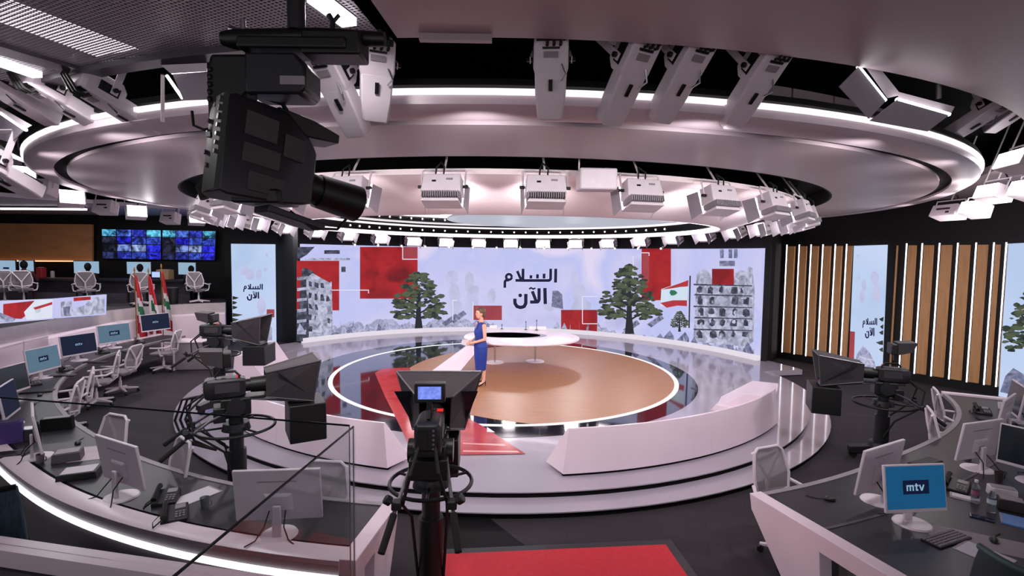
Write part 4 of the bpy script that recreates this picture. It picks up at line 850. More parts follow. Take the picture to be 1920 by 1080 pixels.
# ================================================================== office chairs
MESHB = mat('chair_mesh', (150, 142, 146), .7, var=.12, scale=120)
MESHB.node_tree.nodes['Principled BSDF'].inputs['Alpha'].default_value = .8
SEATF = mat('seat_fabric', (122, 116, 120), .8, var=.08, scale=60, bump=.1)
def make_chair(label):
    """faces +Y"""
    t = thing('office_chair', label, 'chair', group='white office chairs')
    for k in range(5):
        a = R(90 + 72 * k); e = Vector((math.cos(a), math.sin(a), 0)); s = Vector((-e.y, e.x, 0))
        MB().hexa([e * .03 + s * .03 + Vector((0, 0, .09)), e * .03 - s * .03 + Vector((0, 0, .09)), e * .32 - s * .018 + Vector((0, 0, .075)), e * .32 + s * .018 + Vector((0, 0, .075))],
                  [e * .03 + s * .03 + Vector((0, 0, .15)), e * .03 - s * .03 + Vector((0, 0, .15)), e * .32 - s * .018 + Vector((0, 0, .10)), e * .32 + s * .018 + Vector((0, 0, .10))]).build('base_leg', WHITEPL, t, bevel=.006)
        c = e * .31 + Vector((0, 0, .032)); MB().cyl(c - s * .022, c + s * .022, .032, n=12).cyl(c, c + Vector((0, 0, .05)), .01, n=8).build('caster', BLACK, t)
    MB().cyl((0, 0, .1), (0, 0, .28), .032, n=14).cyl((0, 0, .28), (0, 0, .41), .02, n=12).build('gas_column', WHITEPL, t)
    MB().box((0, -.02, .415), (.22, .26, .04)).build('mechanism', GREYPL, t, bevel=.01)
    pr = [(-.24, -.2), (-.22, .2), (-.16, .25), (.16, .25), (.22, .2), (.24, -.2), (.18, -.24), (-.18, -.24)]
    MB().loft([[(x * s, y * s, z) for x, y in pr] for s, z in ((.94, .435), (1, .455), (1, .485), (.93, .505))]).build('seat', SEATF, t, bevel=.008)
    # backrest: angular outline, mesh and Y-shaped rear frame
    def bp(x, z): return Vector((x, -.25 - .10 * (z - .5) / .5 - .05 * (1 - (x / .26) ** 2) * .6, z))
    out = [(-.12, .54), (-.22, .62), (-.25, .78), (-.20, 1.02), (-.14, 1.06), (.14, 1.06), (.20, 1.02), (.25, .78), (.22, .62), (.12, .54)]
    MB().tube([bp(*q) for q in out], .017, 8, closed=True).build('back_frame', WHITEPL, t)
    g = []; rows = 9
    for i in range(rows):
        z = .55 + .5 * i / (rows - 1); hw = .12 + (z - .54) / .08 * .10 if z < .62 else (.22 + .03 * (z - .62) / .16 if z < .78 else (.25 - .05 * (z - .78) / .24 if z < 1.02 else .19))
        g.append([bp(-hw + 2 * hw * k / 6, z) for k in range(7)])
    MB().add([p for r in g for p in r], [(i * 7 + k, i * 7 + k + 1, (i + 1) * 7 + k + 1, (i + 1) * 7 + k) for i in range(rows - 1) for k in range(6)]).build('backrest', MESHB, t)
    m = MB(); c0 = Vector((0, -.36, .72)); m.tube([bp(-.2, 1.02) + Vector((0, -.02, 0)), Vector((-.08, -.38, .85)), c0], .018, 8); m.tube([bp(.2, 1.02) + Vector((0, -.02, 0)), Vector((.08, -.38, .85)), c0], .018, 8)
    m.tube([c0, Vector((0, -.34, .55)), Vector((0, -.2, .43)), Vector((0, -.05, .42))], .024, 8); m.tube([bp(-.22, .62), Vector((-.1, -.33, .6)), Vector((0, -.34, .58))], .015, 8); m.tube([bp(.22, .62), Vector((.1, -.33, .6)), Vector((0, -.34, .58))], .015, 8); m.build('spine', WHITEPL, t)
    for s in (-1, 1):
        MB().tube([(s * .2, -.1, .44), (s * .31, -.08, .46), (s * .33, -.06, .55), (s * .33, -.05, .64)], .018, 8).tube([(s * .26, -.3, .70), (s * .33, -.2, .66), (s * .33, .02, .655), (s * .31, .16, .655)], .02, 8).build('armrest', WHITEPL, t)
    return t
CH = []
def chair(label, x, y, face, z=0):
    if not CH: CH.append(make_chair(label)); c = CH[0]; c.location = (x, y, z); c.rotation_euler = (0, 0, R(face - 90))
    else: c = dup(CH[0], (x, y, z), face - 90, label)
    return c
for a, r, tw, lab in ((179.3, 8.88, 10, 'white office chair farthest along the left desk, nearest the flags'), (-166.7, 8.62, -12, 'white office chair second from the flags'), (-160.4, 8.66, 14, 'white office chair third from the flags'), (-149, 8.64, 8, 'white office chair fourth from the flags'),
                      (-143.3, 8.7, -10, 'white office chair fifth from the flags'), (-124.7, 8.58, 15, 'pale mesh chair whose back shows over the dark box'), (-115, 8.6, -15, 'pale mesh chair behind the monitor with the phone'), (-101.3, 8.58, 6, 'pale mesh chair behind the monitor at the desk end')):
    p = pol(r, a); chair(lab, p.x, p.y, a + tw)
for a, r, tw, lab in ((-68.6, 8.45, 0, 'pale mesh chair beside the slanted white end panel'), (-44.6, 8.82, 15, 'white chair at the far right desk, the nearer of two'), (-35.2, 8.88, 5, 'white chair at the far right desk, the farther of two')):
    p = pol(r, a); chair(lab, p.x, p.y, a + tw)
# two upholstered chair backs close to the view
def shell_chair(label, p, face, c1, c2, w=.62, h=.55):
    t = thing('shell_chair', label, 'chair', (p.x, p.y, 0), face - 90)
    rings = []
    for i in range(9):
        u = i / 8; z = .42 + (p.z - .42) * u; rings.append(None)
        hw = w / 2 * (1 - .25 * max(0, (u - .6) / .4) ** 2); d = .06
        rings[i] = [(hw * math.cos(R(200 + 140 * k / 10)) * 1.05, .25 + (.5 * math.sin(R(200 + 140 * k / 10))) * .8 - .05 * u, z) for k in range(11)] + [(hw * .86 * math.cos(R(340 - 140 * k / 10)) * 1.05, .25 + .42 * math.sin(R(340 - 140 * k / 10)) * .8 - .05 * u, z) for k in range(11)]
    MB().loft(rings).build('back_shell', c1, t, bevel=.01)
    MB().tube([rings[8][k] for k in range(11)], .022, 8).build('rim_piping', c2, t)
    MB().loft([[(x * .3 * s, y * .28 * s + .12, z) for x, y in oval(1, 1, 24)] for s, z in ((.9, .38), (1, .41), (1, .46), (.92, .49))]).build('seat', c1, t)
    MB().cyl((0, .1, .03), (0, .1, .4), .03).cyl((0, .1, 0), (0, .1, .03), .26, .24, 24).build('pedestal', STEEL, t)
TEAL = ramp_mat('teal_cloth', ((18, 30, 46), (40, 64, 78), (22, 36, 54)), 9, 0, rough=.8, stretch=(4, 4, .5))
q = at(1895, 1040, y=3.15); shell_chair('dark teal chair back at the lower right picture corner', Vector((q.x, q.y, q.z)), 75, mat('teal_dark', (24, 44, 52), .7), mat('teal_edge', (62, 86, 84), .6), .36)
q = at(-10, 905, y=3.95); shell_chair('dark blue ribbed chair back outside the glowing desk at the picture edge', Vector((q.x, q.y, q.z)), 60, TEAL, MATTE, .62)

# ================================================================== things on the desks
def on_desk(name, label, cat, px, py, rz=0, group=None): return thing(name, label, cat, at(px, py, z=DZ), rz, group)
KEYM = mat('key_dark', (44, 42, 46), .5)
def keyboard(label, px, py, rz, mt=KEYM, detail=True):
    t = on_desk('keyboard', label, 'keyboard', px, py, rz); MB().box((0, 0, .009), (.44, .15, .018)).build('tray', BLACK, t, bevel=.004)
    if detail:
        m0 = None
        for j in range(5):
            for i in range(14):
                c = (-.2 + .0305 * i, -.055 + .0275 * j, .02)
                if m0 is None: m0 = MB().box((0, 0, 0), (.026, .022, .008), taper=.85).build('key', mt, t); m0.location = c
                else: k = m0.copy(); COL.objects.link(k); k.parent = t; k.location = c
    else:
        for j in range(5): MB().box((0, -.055 + .0275 * j, .02), (.41, .022, .006)).build('key_row', mt, t)
    return t
def mouse(label, px, py, rz): t = on_desk('computer_mouse', label, 'mouse', px, py, rz); MB().ell((0, 0, .014), (.033, .058, .02), 14, 8).build('shell', BLACK, t); MB().cyl((-.004, .03, .032), (.004, .03, .032), .008, n=8).build('wheel', GREYPL, t); MB().tube([(0, .055, .01), (.01, .12, .006), (.05, .2, .005)], .004, 5).build('cable', RUBBER, t)
def sheet(name, label, px, py, w, l, rz, mt, th=.004, cat='paper'):
    t = on_desk(name, label, cat, px, py, rz); MB().box((0, 0, th / 2), (w, l, th)).build('sheets', mt, t); MB().box((0, l * .5 - .01, th + .001), (w * .96, .012, .003)).build('binding', GREYPL, t); return t
def phone(label, px, py, rz):
    t = on_desk('desk_phone', label, 'phone', px, py, rz); MB().hexa([(-.1, -.1, 0), (.1, -.1, 0), (.1, .1, 0), (-.1, .1, 0)], [(-.1, -.1, .03), (.1, -.1, .03), (.1, .1, .09), (-.1, .1, .09)]).build('phone_body', DARKPL, t, bevel=.008)
    MB().tube([(-.075, -.1, .07), (-.075, -.05, .09), (-.075, .05, .12), (-.075, .1, .12)], [.026, .02, .02, .026], 8).build('handset', BLACK, t); MB().hexa([(0, .03, .07), (.08, .03, .07), (.08, .08, .085), (0, .08, .085)], [(0, .03, .075), (.08, .03, .075), (.08, .08, .09), (0, .08, .09)]).build('display', GREYPL, t)
    for i in range(3):
        for j in range(3): MB().box((.015 + .027 * i, -.07 + .027 * j, .045 + .008 * j), (.018, .016, .012)).build('key', GREYPL, t)
    MB().tube([(-.09, -.1, .05), (-.15, -.12, .01), (-.16, -.02, .008), (-.12, .1, .01)], .006, 5).build('coiled_cord', RUBBER, t)
def bottle(label, px, py, tint):
    t = on_desk('water_bottle', label, 'bottle', px, py); g = mat('bottle_plastic', (200, 208, 216), .08, trans=.9, var=.01)
    prof = [(.0, .002), (.032, .002), (.034, .02), (.033, .08), (.034, .14), (.03, .165), (.014, .195), (.013, .212)]
    MB().loft([[(r * math.cos(2 * math.pi * k / 16), r * math.sin(2 * math.pi * k / 16), z) for k in range(16)] for r, z in prof[1:]]).build('bottle_body', g, t)
    MB().cyl((0, 0, .21), (0, 0, .232), .0155, n=14).build('cap', WHITEPL, t); MB().cyl((0, 0, .085), (0, 0, .13), .0347, n=18, cap=False).build('paper_label', tint, t)
def box_on(name, label, cat, px, py, d, rz, mt, lid=None):
    t = on_desk(name, label, cat, px, py, rz); MB().box((0, 0, d[2] / 2), d, taper=.95).build('body', mt, t, bevel=.006); MB().box((0, 0, d[2] + .004), (d[0] * .82, d[1] * .82, .008)).build('top_tray', lid or GREYPL, t, bevel=.003); return t
def cup(label, px, py, mt):
    t = on_desk('cup', label, 'cup', px, py); rg = lambda r, z: [(r * math.cos(2 * math.pi * k / 16), r * math.sin(2 * math.pi * k / 16), z) for k in range(16)]
    MB().loft([rg(.03, 0), rg(.04, .1), rg(.036, .1), rg(.027, .008)]).build('cup_wall', mt, t); MB().tube([(.038, 0, .08), (.065, 0, .07), (.062, 0, .03), (.033, 0, .02)], .006, 6).build('handle', mt, t)
# right desk
keyboard('black keyboard with pale keys in front of the blue logo monitor', 1774, 1012, 22, mat('key_pale', (120, 112, 118), .5))
mouse('black mouse on the pale desk mat', 1864, 1016, -40)
sheet('desk_mat', 'pale grey desk mat under the mouse and keyboard', 1840, 1016, .30, .72, 62, mat('mat_grey', (150, 140, 146), .7), .003, 'desk mat')
sheet('notebook', 'open white notebook sheet below the mouse', 1845, 1040, .24, .32, 28, PAPER, .008, 'notebook')
sheet('document_folder', 'bright blue folder at the picture edge', 1918, 982, .24, .3, 50, mat('blue_folder', (96, 142, 206), .5), .012, 'folder')
bottle('clear water bottle with a blue and red label', 1828, 943, mat('label_blue_red', (150, 90, 110), .5)); bottle('clear water bottle standing nearer the blue folder', 1858, 960, mat('label_clear', (190, 200, 210), .4))
sheet('mobile_phone', 'dark mobile phone lying below the water bottles', 1840, 972, .08, .17, 52, mat('phone_glass', (26, 34, 60), .1), .01, 'phone')
phone('black desk phone behind the blue logo monitor', 1793, 918, -50); phone('black desk phone at the far end of the right desk', 1842, 775, -30)
box_on('tissue_box', 'white tissue box next to the two water bottles', 'box', 1878, 930, (.22, .12, .09), -30, PAPER); box_on('card_box', 'small dark box with red marks at the picture edge', 'box', 1895, 955, (.2, .14, .1), -35, mat('dark_red_box', (40, 24, 26), .5))
cup('dark coffee cup beside the white monitor back', 1872, 902, mat('cup_brown', (50, 40, 42), .4)); cup('steel coffee cup between the monitor backs', 1815, 862, STEEL)
sheet('paper_pad', 'white paper pad beside the black desk phone', 1808, 935, .1, .22, 48, PAPER, .02); mouse('black mouse with a pale light by the slanted panel', 1556, 938, 80)
keyboard('dark keyboard behind the white monitor on the right desk', 1735, 868, 25, detail=False); keyboard('dark keyboard at the far right desk', 1868, 790, -30, detail=False); cup('white cup among the things at the far right desk', 1876, 766, WHITEPL)
# left desk
phone('black desk phone with a stand by the paper sheet', 312, 940, 20); phone('black desk phone in front of the glowing desk lip', 328, 972, 30)
sheet('paper_sheet', 'white paper sheet lying beside the black desk phone', 368, 930, .22, .38, -30, PAPER); box_on('card_box', 'grey lidded box behind the nearest phone', 'box', 128, 862, (.26, .2, .1), 30, mat('box_grey', (84, 78, 82), .6)); box_on('card_box', 'dark box between two monitor backs', 'box', 108, 805, (.34, .12, .16), 25, MATTE)
box_on('paper_tray', 'black tray full of papers between two white monitors', 'tray', 150, 893, (.34, .24, .07), 25, BLACK, PAPER); cup('grey mug in front of the third white monitor', 76, 868, mat('mug_grey', (110, 104, 108), .4)); cup('clear glass near the paper sheet on the left desk', 384, 952, mat('glass_cup', (150, 152, 160), .1, trans=.6))
mouse('black mouse on the white sheet behind the left monitors', 146, 832, 40); sheet('paper_sheet', 'broad pale sheet behind the second white monitor', 165, 850, .4, .5, 20, mat('sheet_pink', (196, 182, 188), .7))
for px, py, rz, lab in ((70, 735, 20, 'dark keyboard nearest the edge-on monitors'), (118, 705, 10, 'dark keyboard before the teal monitor'), (180, 680, 0, 'dark keyboard before the navy monitor'), (240, 660, -10, 'dark keyboard before the pale blue monitor'), (320, 640, -15, 'dark keyboard before the flags')): keyboard(lab, px, py, rz, detail=False)
phone('black desk phone between the teal and navy monitors', 125, 695, 60); phone('black desk phone near the edge-on dark green monitor', 62, 722, 60); phone('black desk phone between navy and pale blue monitors', 195, 662, 50); phone('black desk phone by the monitor at the flags', 262, 643, 50)
mouse('black mouse before the teal monitor', 75, 742, 30); mouse('black mouse beside the edge-on monitor', 62, 760, 30)
box_on('handbag', 'purple bag at the picture edge', 'bag', 14, 830, (.3, .2, .26), 40, mat('purple_cloth', (66, 46, 110), .8), mat('purple_dark', (40, 26, 70), .8)); box_on('camera_case', 'dark round case with silver parts beside the purple bag', 'case', 52, 824, (.2, .18, .14), 20, DARKPL, CHROME)
sheet('tablet', 'black tablet lying before the picture edge monitors', 22, 852, .3, .22, 20, BLACK, .012, 'tablet')
# white rounded privacy screens on the outer edge of the far desk
for i, (x0, x1) in enumerate(((-40, 44), (47, 92))):
    r_ = 9.98; a0, a1 = [math.degrees(math.atan2(p.y - CY, p.x - CX)) % 360 for p in (at_r(x0, 660, r_, True), at_r(x1, 655, r_, True))]; o_ = pol(r_, (a0 + a1) / 2, DZ)
    t = thing('desk_screen', 'white rounded privacy screen on the desk edge, %s' % ('cut by the picture edge' if i == 0 else 'next to the teal monitor'), 'partition', o_)
    m = MB(); m.sweep([(r_, DZ + .012), (r_ + .03, DZ + .012), (r_ + .03, DZ + .52), (r_, DZ + .52)], a0, a1, 8); m.v = [tuple(Vector(p) - o_) for p in m.v]; m.build('screen_panel', WHITE, t, bevel=.012)
    m = MB(); m.sweep([(r_ - .005, DZ + .52), (r_ + .035, DZ + .52), (r_ + .035, DZ + .54), (r_ - .005, DZ + .54)], a0, a1, 8); m.v = [tuple(Vector(p) - o_) for p in m.v]; m.build('top_rail', WHITEPL, t, bevel=.006)
# small white counter between the far chair and the camera
p = at(380, 690, z=0); t = thing('side_counter', 'small white counter with grey front beyond the last chair', 'counter', (p.x, p.y, 0), 8)
MB().box((0, 0, .37), (1.1, .5, .72)).build('body', GREYPL, t, bevel=.01); MB().box((0, 0, .745), (1.2, .58, .03)).build('counter_top', WHITE, t, bevel=.006); MB().box((-.58, 0, .37), (.04, .54, .74)).build('side_board', WHITE, t)

# ================================================================== flags
FR = mat('flag_cloth_red', (176, 34, 44), .8, var=.1, scale=8); FW = mat('flag_cloth_white', (206, 200, 204), .8); FG = mat('flag_cloth_green', (36, 104, 66), .8); GOLD = mat('brass_pole', (170, 120, 60), .35, .8)
def flag(label, px, top, d, seed):
    p = at(px, 560, y=d); t = thing('flag', label, 'flag', (p.x, p.y, 0), 0, 'flags on poles behind the left desk'); zt = at(px, top, y=d).z; rnd = random.Random(seed)
    MB().cyl((0, 0, 0), (0, 0, .05), .2, .16, 20).build('base', STEEL, t); MB().cyl((0, 0, .04), (0, 0, zt - .05), .014, n=8).build('pole', GOLD, t); MB().loft([[(r * math.cos(k * math.pi / 4), r * math.sin(k * math.pi / 4), zt - .05 + z) for k in range(8)] for r, z in ((.012, 0), (.026, .05), (.004, .14))]).build('finial', GOLD, t)
    H = zt - .15; L = 1.65; nr, nc = 22, 9; ph = rnd.uniform(0, 6)
    def P(i, k):
        u = i / nr; v = k / (nc - 1); w = .05 + .27 * min(1, u * 1.25) ** .8; z = H - L * u - .18 * v * u
        return (w * v + .012, .05 * math.sin(v * 9 + ph) * (.3 + u) - .02, z)
    parts = {'red_stripe': MB(), 'white_stripe': MB(), 'cedar_emblem': MB()}
    red2 = MB()
    for i in range(nr):
        for k in range(nc - 1):
            u, v = (i + .5) / nr, (k + .5) / (nc - 1); s = u - .22 * v
            q = [P(i, k), P(i, k + 1), P(i + 1, k + 1), P(i + 1, k)]
            mm = parts['red_stripe'] if s < .26 else (red2 if s > .66 else (parts['cedar_emblem'] if .36 < s < .5 and .3 < v < .85 else parts['white_stripe'])); mm.add(q, [(0, 1, 2, 3)])
    for (nm, mm), mt in zip(parts.items(), (FR, FW, FG)): mm.build(nm, mt, t)
    red2.build('red_stripe', FR, t)
flag('red white and green flag on a pole, nearest the bright ledge screens', 254, 506, 14.2, 1); flag('red white and green flag on a brass pole, middle of the three', 280, 508, 14.55, 5); flag('red white and green flag on a pole, nearest the tall upright screen', 304, 500, 14.95, 8)

# ================================================================== control area: long desk with screens
cd = thing('control_desk', 'long dark control desk below the screens of live pictures', 'desk', (0, 0, 0))
yb = 16.5; xl, xr = at(-80, 520, y=yb).x, at(345, 520, y=yb).x; zt = at(250, 524, y=yb).z
MB().box(((xl + xr) / 2, yb + .4, zt - .03), (xr - xl, .9, .06)).build('worktop', DARKPL, cd)
MB().box(((xl + xr) / 2, yb + .25, (zt + RF) / 2 - .03), (xr - xl, .06, zt - RF - .06)).build('front_panel', mat('control_front', (66, 62, 72), .6), cd)
for x in (xl + 2, xr - 2, (xl + xr) / 2): MB().box((x, yb + .5, (zt + RF) / 2 - .03), (.06, .6, zt - RF - .06)).build('leg_panel', DARKPL, cd)
SCL = e_('screen_lit_blue', (150, 182, 206), .9)
CZ = zt
for px, w, lab in ((14, .66, 'lit control room screen with a dark logo at the picture edge'), (52, .52, 'lit control room screen beside the red clothed person'), (164, .88, 'lit control room screen behind the person under the brown panel'), (262, .84, 'lit control room screen behind the person at the flags'), (352, .62, 'lit control room screen by the leaning dark figure')):
    p = at(px, 524, y=yb + .55); t = thing('control_monitor', lab, 'monitor', (p.x, p.y, CZ), 0, 'control room monitors')
    MB().box((0, 0, .36), (w, .04, .44)).build('casing', BLACK, t, bevel=.006); MB().box((0, -.022, .36), (w - .04, .006, .40)).build('screen', SCL, t); MB().box((0, .05, .1), (.08, .04, .2)).build('stand_neck', BLACK, t); MB().box((0, 0, .008), (.28, .2, .016)).build('stand_base', BLACK, t)
    if px == 14: MB().box((0, -.027, .3), (.2, .004, .06)).build('logo_panel', LOGOBG, t)
for px, py, d, mt, lab, nm, c in ((78, 514, (.18, .2, .34), mat('red_box', (120, 24, 26), .6), 'red box on the control desk', 'storage_box', 'box'), (310, 508, (.4, .3, .32), mat('kraft_box', (150, 120, 90), .7), 'brown cardboard box on the control desk', 'cardboard_box', 'box'), (99, 514, (.08, .08, .22), GREYPL, 'grey flask on the control desk', 'flask', 'flask')):
    p = at(px, 524, y=yb + .4); t = thing(nm, lab, c, (p.x, p.y, CZ)); MB().box((0, 0, d[2] / 2), d).build('body', mt, t, bevel=.01); MB().box((0, 0, d[2] + .006), (d[0] * .8, d[1] * .3, .012)).build('closure', GREYPL, t)
p = at(293, 524, y=yb + .2); t = thing('tablet_stand', 'small glowing tablet on the control desk between two flags', 'tablet', (p.x, p.y, CZ)); MB().box((0, 0, .16), (.28, .02, .2)).build('casing', BLACK, t, bevel=.004); MB().box((0, -.012, .16), (.26, .004, .18)).build('screen', e_('tablet_lit', (170, 190, 240), 1.2), t); MB().box((0, .06, .05), (.16, .1, .1)).build('stand', BLACK, t)
p = at(322, 560, y=16.2); t = thing('waste_bin', 'black waste bin below the control desk', 'bin', (p.x, p.y, RF)); MB().cyl((0, 0, 0), (0, 0, .55), .16, .2, 20).build('bucket', BLACK, t); MB().cyl((0, 0, .55), (0, 0, .57), .21, .21, 20).build('rim', STEEL, t)
# ================================================================== people: fused bodies (capsules + voxel remesh)
def caps(m, a, b, r0, r1, n=12):
    m.cyl(a, b, r0, r1, n); m.ell(a, r0, n, 8); m.ell(b, r1, n, 8)
def fuse(o, vox, smooth=4):
    r = o.modifiers.new('fuse', 'REMESH'); r.mode = 'VOXEL'; r.voxel_size = vox; r.use_smooth_shade = True
    s = o.modifiers.new('soften', 'SMOOTH'); s.iterations = smooth; s.factor = .5
def ring(cx, cy, rx, ry, z, n=24): return [(cx + rx * math.cos(2 * math.pi * k / n), cy + ry * math.sin(2 * math.pi * k / n), z) for k in range(n)]
# presenter, local +X is where she looks; 1.79 m with heels
P0 = at(900, 723, z=STG)
pw = thing('person', 'person in a sleeveless royal blue dress standing with cards in both hands', 'person', (P0.x, P0.y, STG), 204)
b = MB(); S = 1.0
HZ = 1.64
b.ell((.01, 0, HZ + .02), (.098, .076, .118), 20, 16)                 # skull
b.ell((.035, 0, HZ - .055), (.066, .056, .068), 16, 12)               # jaw
b.ell((.1, 0, HZ - .012), (.022, .013, .028), 10, 8); b.ell((.092, 0, HZ - .06), (.016, .024, .014), 10, 8)   # nose, mouth
for s in (-1, 1): b.ell((-.002, s * .077, HZ - .005), (.022, .011, .032), 10, 8)
caps(b, (-.012, 0, HZ - .05), (-.02, 0, 1.41), .048, .054)
b.loft([ring(-.02, 0, .06, .07, 1.44), ring(-.02, 0, .085, .15, 1.40), ring(-.01, 0, .1, .165, 1.33), ring(.01, 0, .115, .155, 1.22), ring(0, 0, .095, .125, 1.06), ring(-.01, 0, .115, .165, .92), ring(-.01, 0, .1, .15, .8)])
for s in (-1, 1):
    sh = Vector((-.02, s * .18, 1.385)); el = Vector((-.02, s * .235, 1.09)); wr = Vector((.20, s * .075, 1.00)); hd = Vector((.262, s * .035, .995))
    caps(b, sh, el, .048, .038); caps(b, el, wr, .038, .026)
    b.ell((wr + hd) / 2 + Vector((.005, 0, 0)), (.048, .024, .036), 12, 8)
    for k in range(4):
        z = 1.018 - .02 * k; L = (.062, .072, .068, .052)[k]; base = Vector((.275, s * .03, z)); mid = base + Vector((L * .55, -s * .012, -.004)); tip = mid + Vector((L * .3, -s * .03, -.01))
        caps(b, base, mid, .0095, .009, 8); caps(b, mid, tip, .009, .0075, 8)
    caps(b, Vector((.23, s * .04, 1.02)), Vector((.265, s * .012, 1.05)), .011, .009, 8); caps(b, Vector((.265, s * .012, 1.05)), Vector((.295, -s * .0, 1.052)), .009, .008, 8)
for s, fx in ((-1, .02), (1, -.04)):
    hip = Vector((0, s * .085, .86)); kn = Vector((fx + .01, s * .075, .5)); an = Vector((fx - .03, s * .065, .15))
    caps(b, hip, kn, .085, .055); caps(b, kn, kn.lerp(an, .35) + Vector((-.015, 0, 0)), .054, .052); caps(b, kn.lerp(an, .35) + Vector((-.015, 0, 0)), an, .052, .03)
    caps(b, an, an + Vector((.02, 0, -.06)), .03, .03); caps(b, an + Vector((.0, 0, -.05)), an + Vector((.12, 0, -.115)), .028, .03); caps(b, an + Vector((.11, 0, -.115)), an + Vector((.17, 0, -.125)), .03, .02)
o = b.build('body', SKIN, pw); fuse(o, .0085, 5)
BLUE = mat('blue_dress', (15, 46, 132), .65, var=.08, scale=14)
g = MB(); g.loft([ring(-.02, 0, .062, .085, 1.445), ring(-.02, 0, .092, .158, 1.415), ring(-.012, 0, .112, .175, 1.34), ring(.012, 0, .132, .17, 1.22), ring(.005, 0, .108, .138, 1.08), ring(0, 0, .112, .142, 1.045)]); g.build('bodice', BLUE, pw)
g = MB(); g.loft([ring(0, 0, .113, .143, 1.05), ring(-.005, 0, .14, .172, .97), ring(-.01, 0, .158, .196, .90), ring(-.01, 0, .15, .188, .90), ring(0, 0, .11, .14, 1.04)]); g.build('peplum', BLUE, pw)
g = MB(); g.loft([ring(-.005, 0, .13, .165, .96), ring(-.01, 0, .148, .19, .85), ring(-.01, 0, .14, .18, .65), ring(-.01, 0, .12, .155, .45), ring(-.012, 0, .118, .148, .37), ring(-.012, 0, .108, .138, .372)]); g.build('skirt', BLUE, pw)
g = MB()
for s in (-1, 1): g.plate([(.068, s * .02, 1.30), (.088, s * .03, 1.38), (.045, s * .075, 1.45), (.0, s * .085, 1.455), (.085, s * .085, 1.36), (.115, s * .05, 1.28)], .012, (.8, 0, .3))
g.build('lapels', BLUE, pw)
g = MB(); g.plate([(.075, -.028, 1.44), (.075, .028, 1.44), (.118, 0, 1.31)], .01, (1, 0, .2)); g.build('neckline', SKIN, pw)
HAIR = mat('hair_brown', (92, 64, 44), .55, var=.25, scale=40)
h = MB(); h.ell((-.018, 0, HZ + .045), (.108, .089, .108), 18, 14); h.ell((-.055, 0, HZ - .01), (.066, .08, .09), 16, 12); h.ell((.06, 0, HZ + .105), (.05, .07, .035), 14, 8); o = h.build('hair', HAIR, pw); fuse(o, .012, 3)
for s in (-1, 1):
    MB().ell((.096, s * .032, HZ + .012), (.008, .013, .006), 10, 6).build('eye', mat('eye_dark', (40, 28, 24), .2), pw); MB().ell((.096, s * .033, HZ + .034), (.006, .019, .004), 10, 6).build('eyebrow', HAIR, pw)
MB().ell((.106, 0, HZ - .061), (.006, .022, .007), 10, 6).build('lips', mat('lips', (170, 70, 72), .4), pw)
for s, fx in ((-1, .02), (1, -.04)):
    an = Vector((fx - .03, s * .065, .15)); m = MB(); m.loft([[(an.x + x, an.y + y, z) for x, y, z in q] for q in ([(-.04, -.028, .1), (-.04, .028, .1), (-.04, .028, .115), (-.04, -.028, .115)], [(.06, -.034, .03), (.06, .034, .03), (.06, .034, .06), (.06, -.034, .06)], [(.14, -.036, .0), (.14, .036, .0), (.14, .036, .035), (.14, -.036, .035)], [(.2, -.01, .0), (.2, .01, .0), (.2, .01, .02), (.2, -.01, .02)])]); m.cyl((an.x - .03, an.y, .105), (an.x - .04, an.y, 0), .014, .006, 8); m.build('shoe', mat('shoe_black', (18, 16, 18), .25), pw)
MW = Matrix.Translation(pw.location) @ Matrix.Rotation(R(204), 4, 'Z')
t = thing('cue_cards', 'white and pink cue cards held by the person in blue', 'cards', MW @ Vector((.30, 0, 1.0)), 204)
MB().box((.05, 0, 0), (.19, .012, .12), Matrix.Rotation(R(-18), 3, 'Y')).build('cards', PAPER, t); MB().box((.05, -.009, -.01), (.15, .006, .05), Matrix.Rotation(R(-18), 3, 'Y')).build('printed_side', mat('card_pink', (190, 120, 128), .6), t)
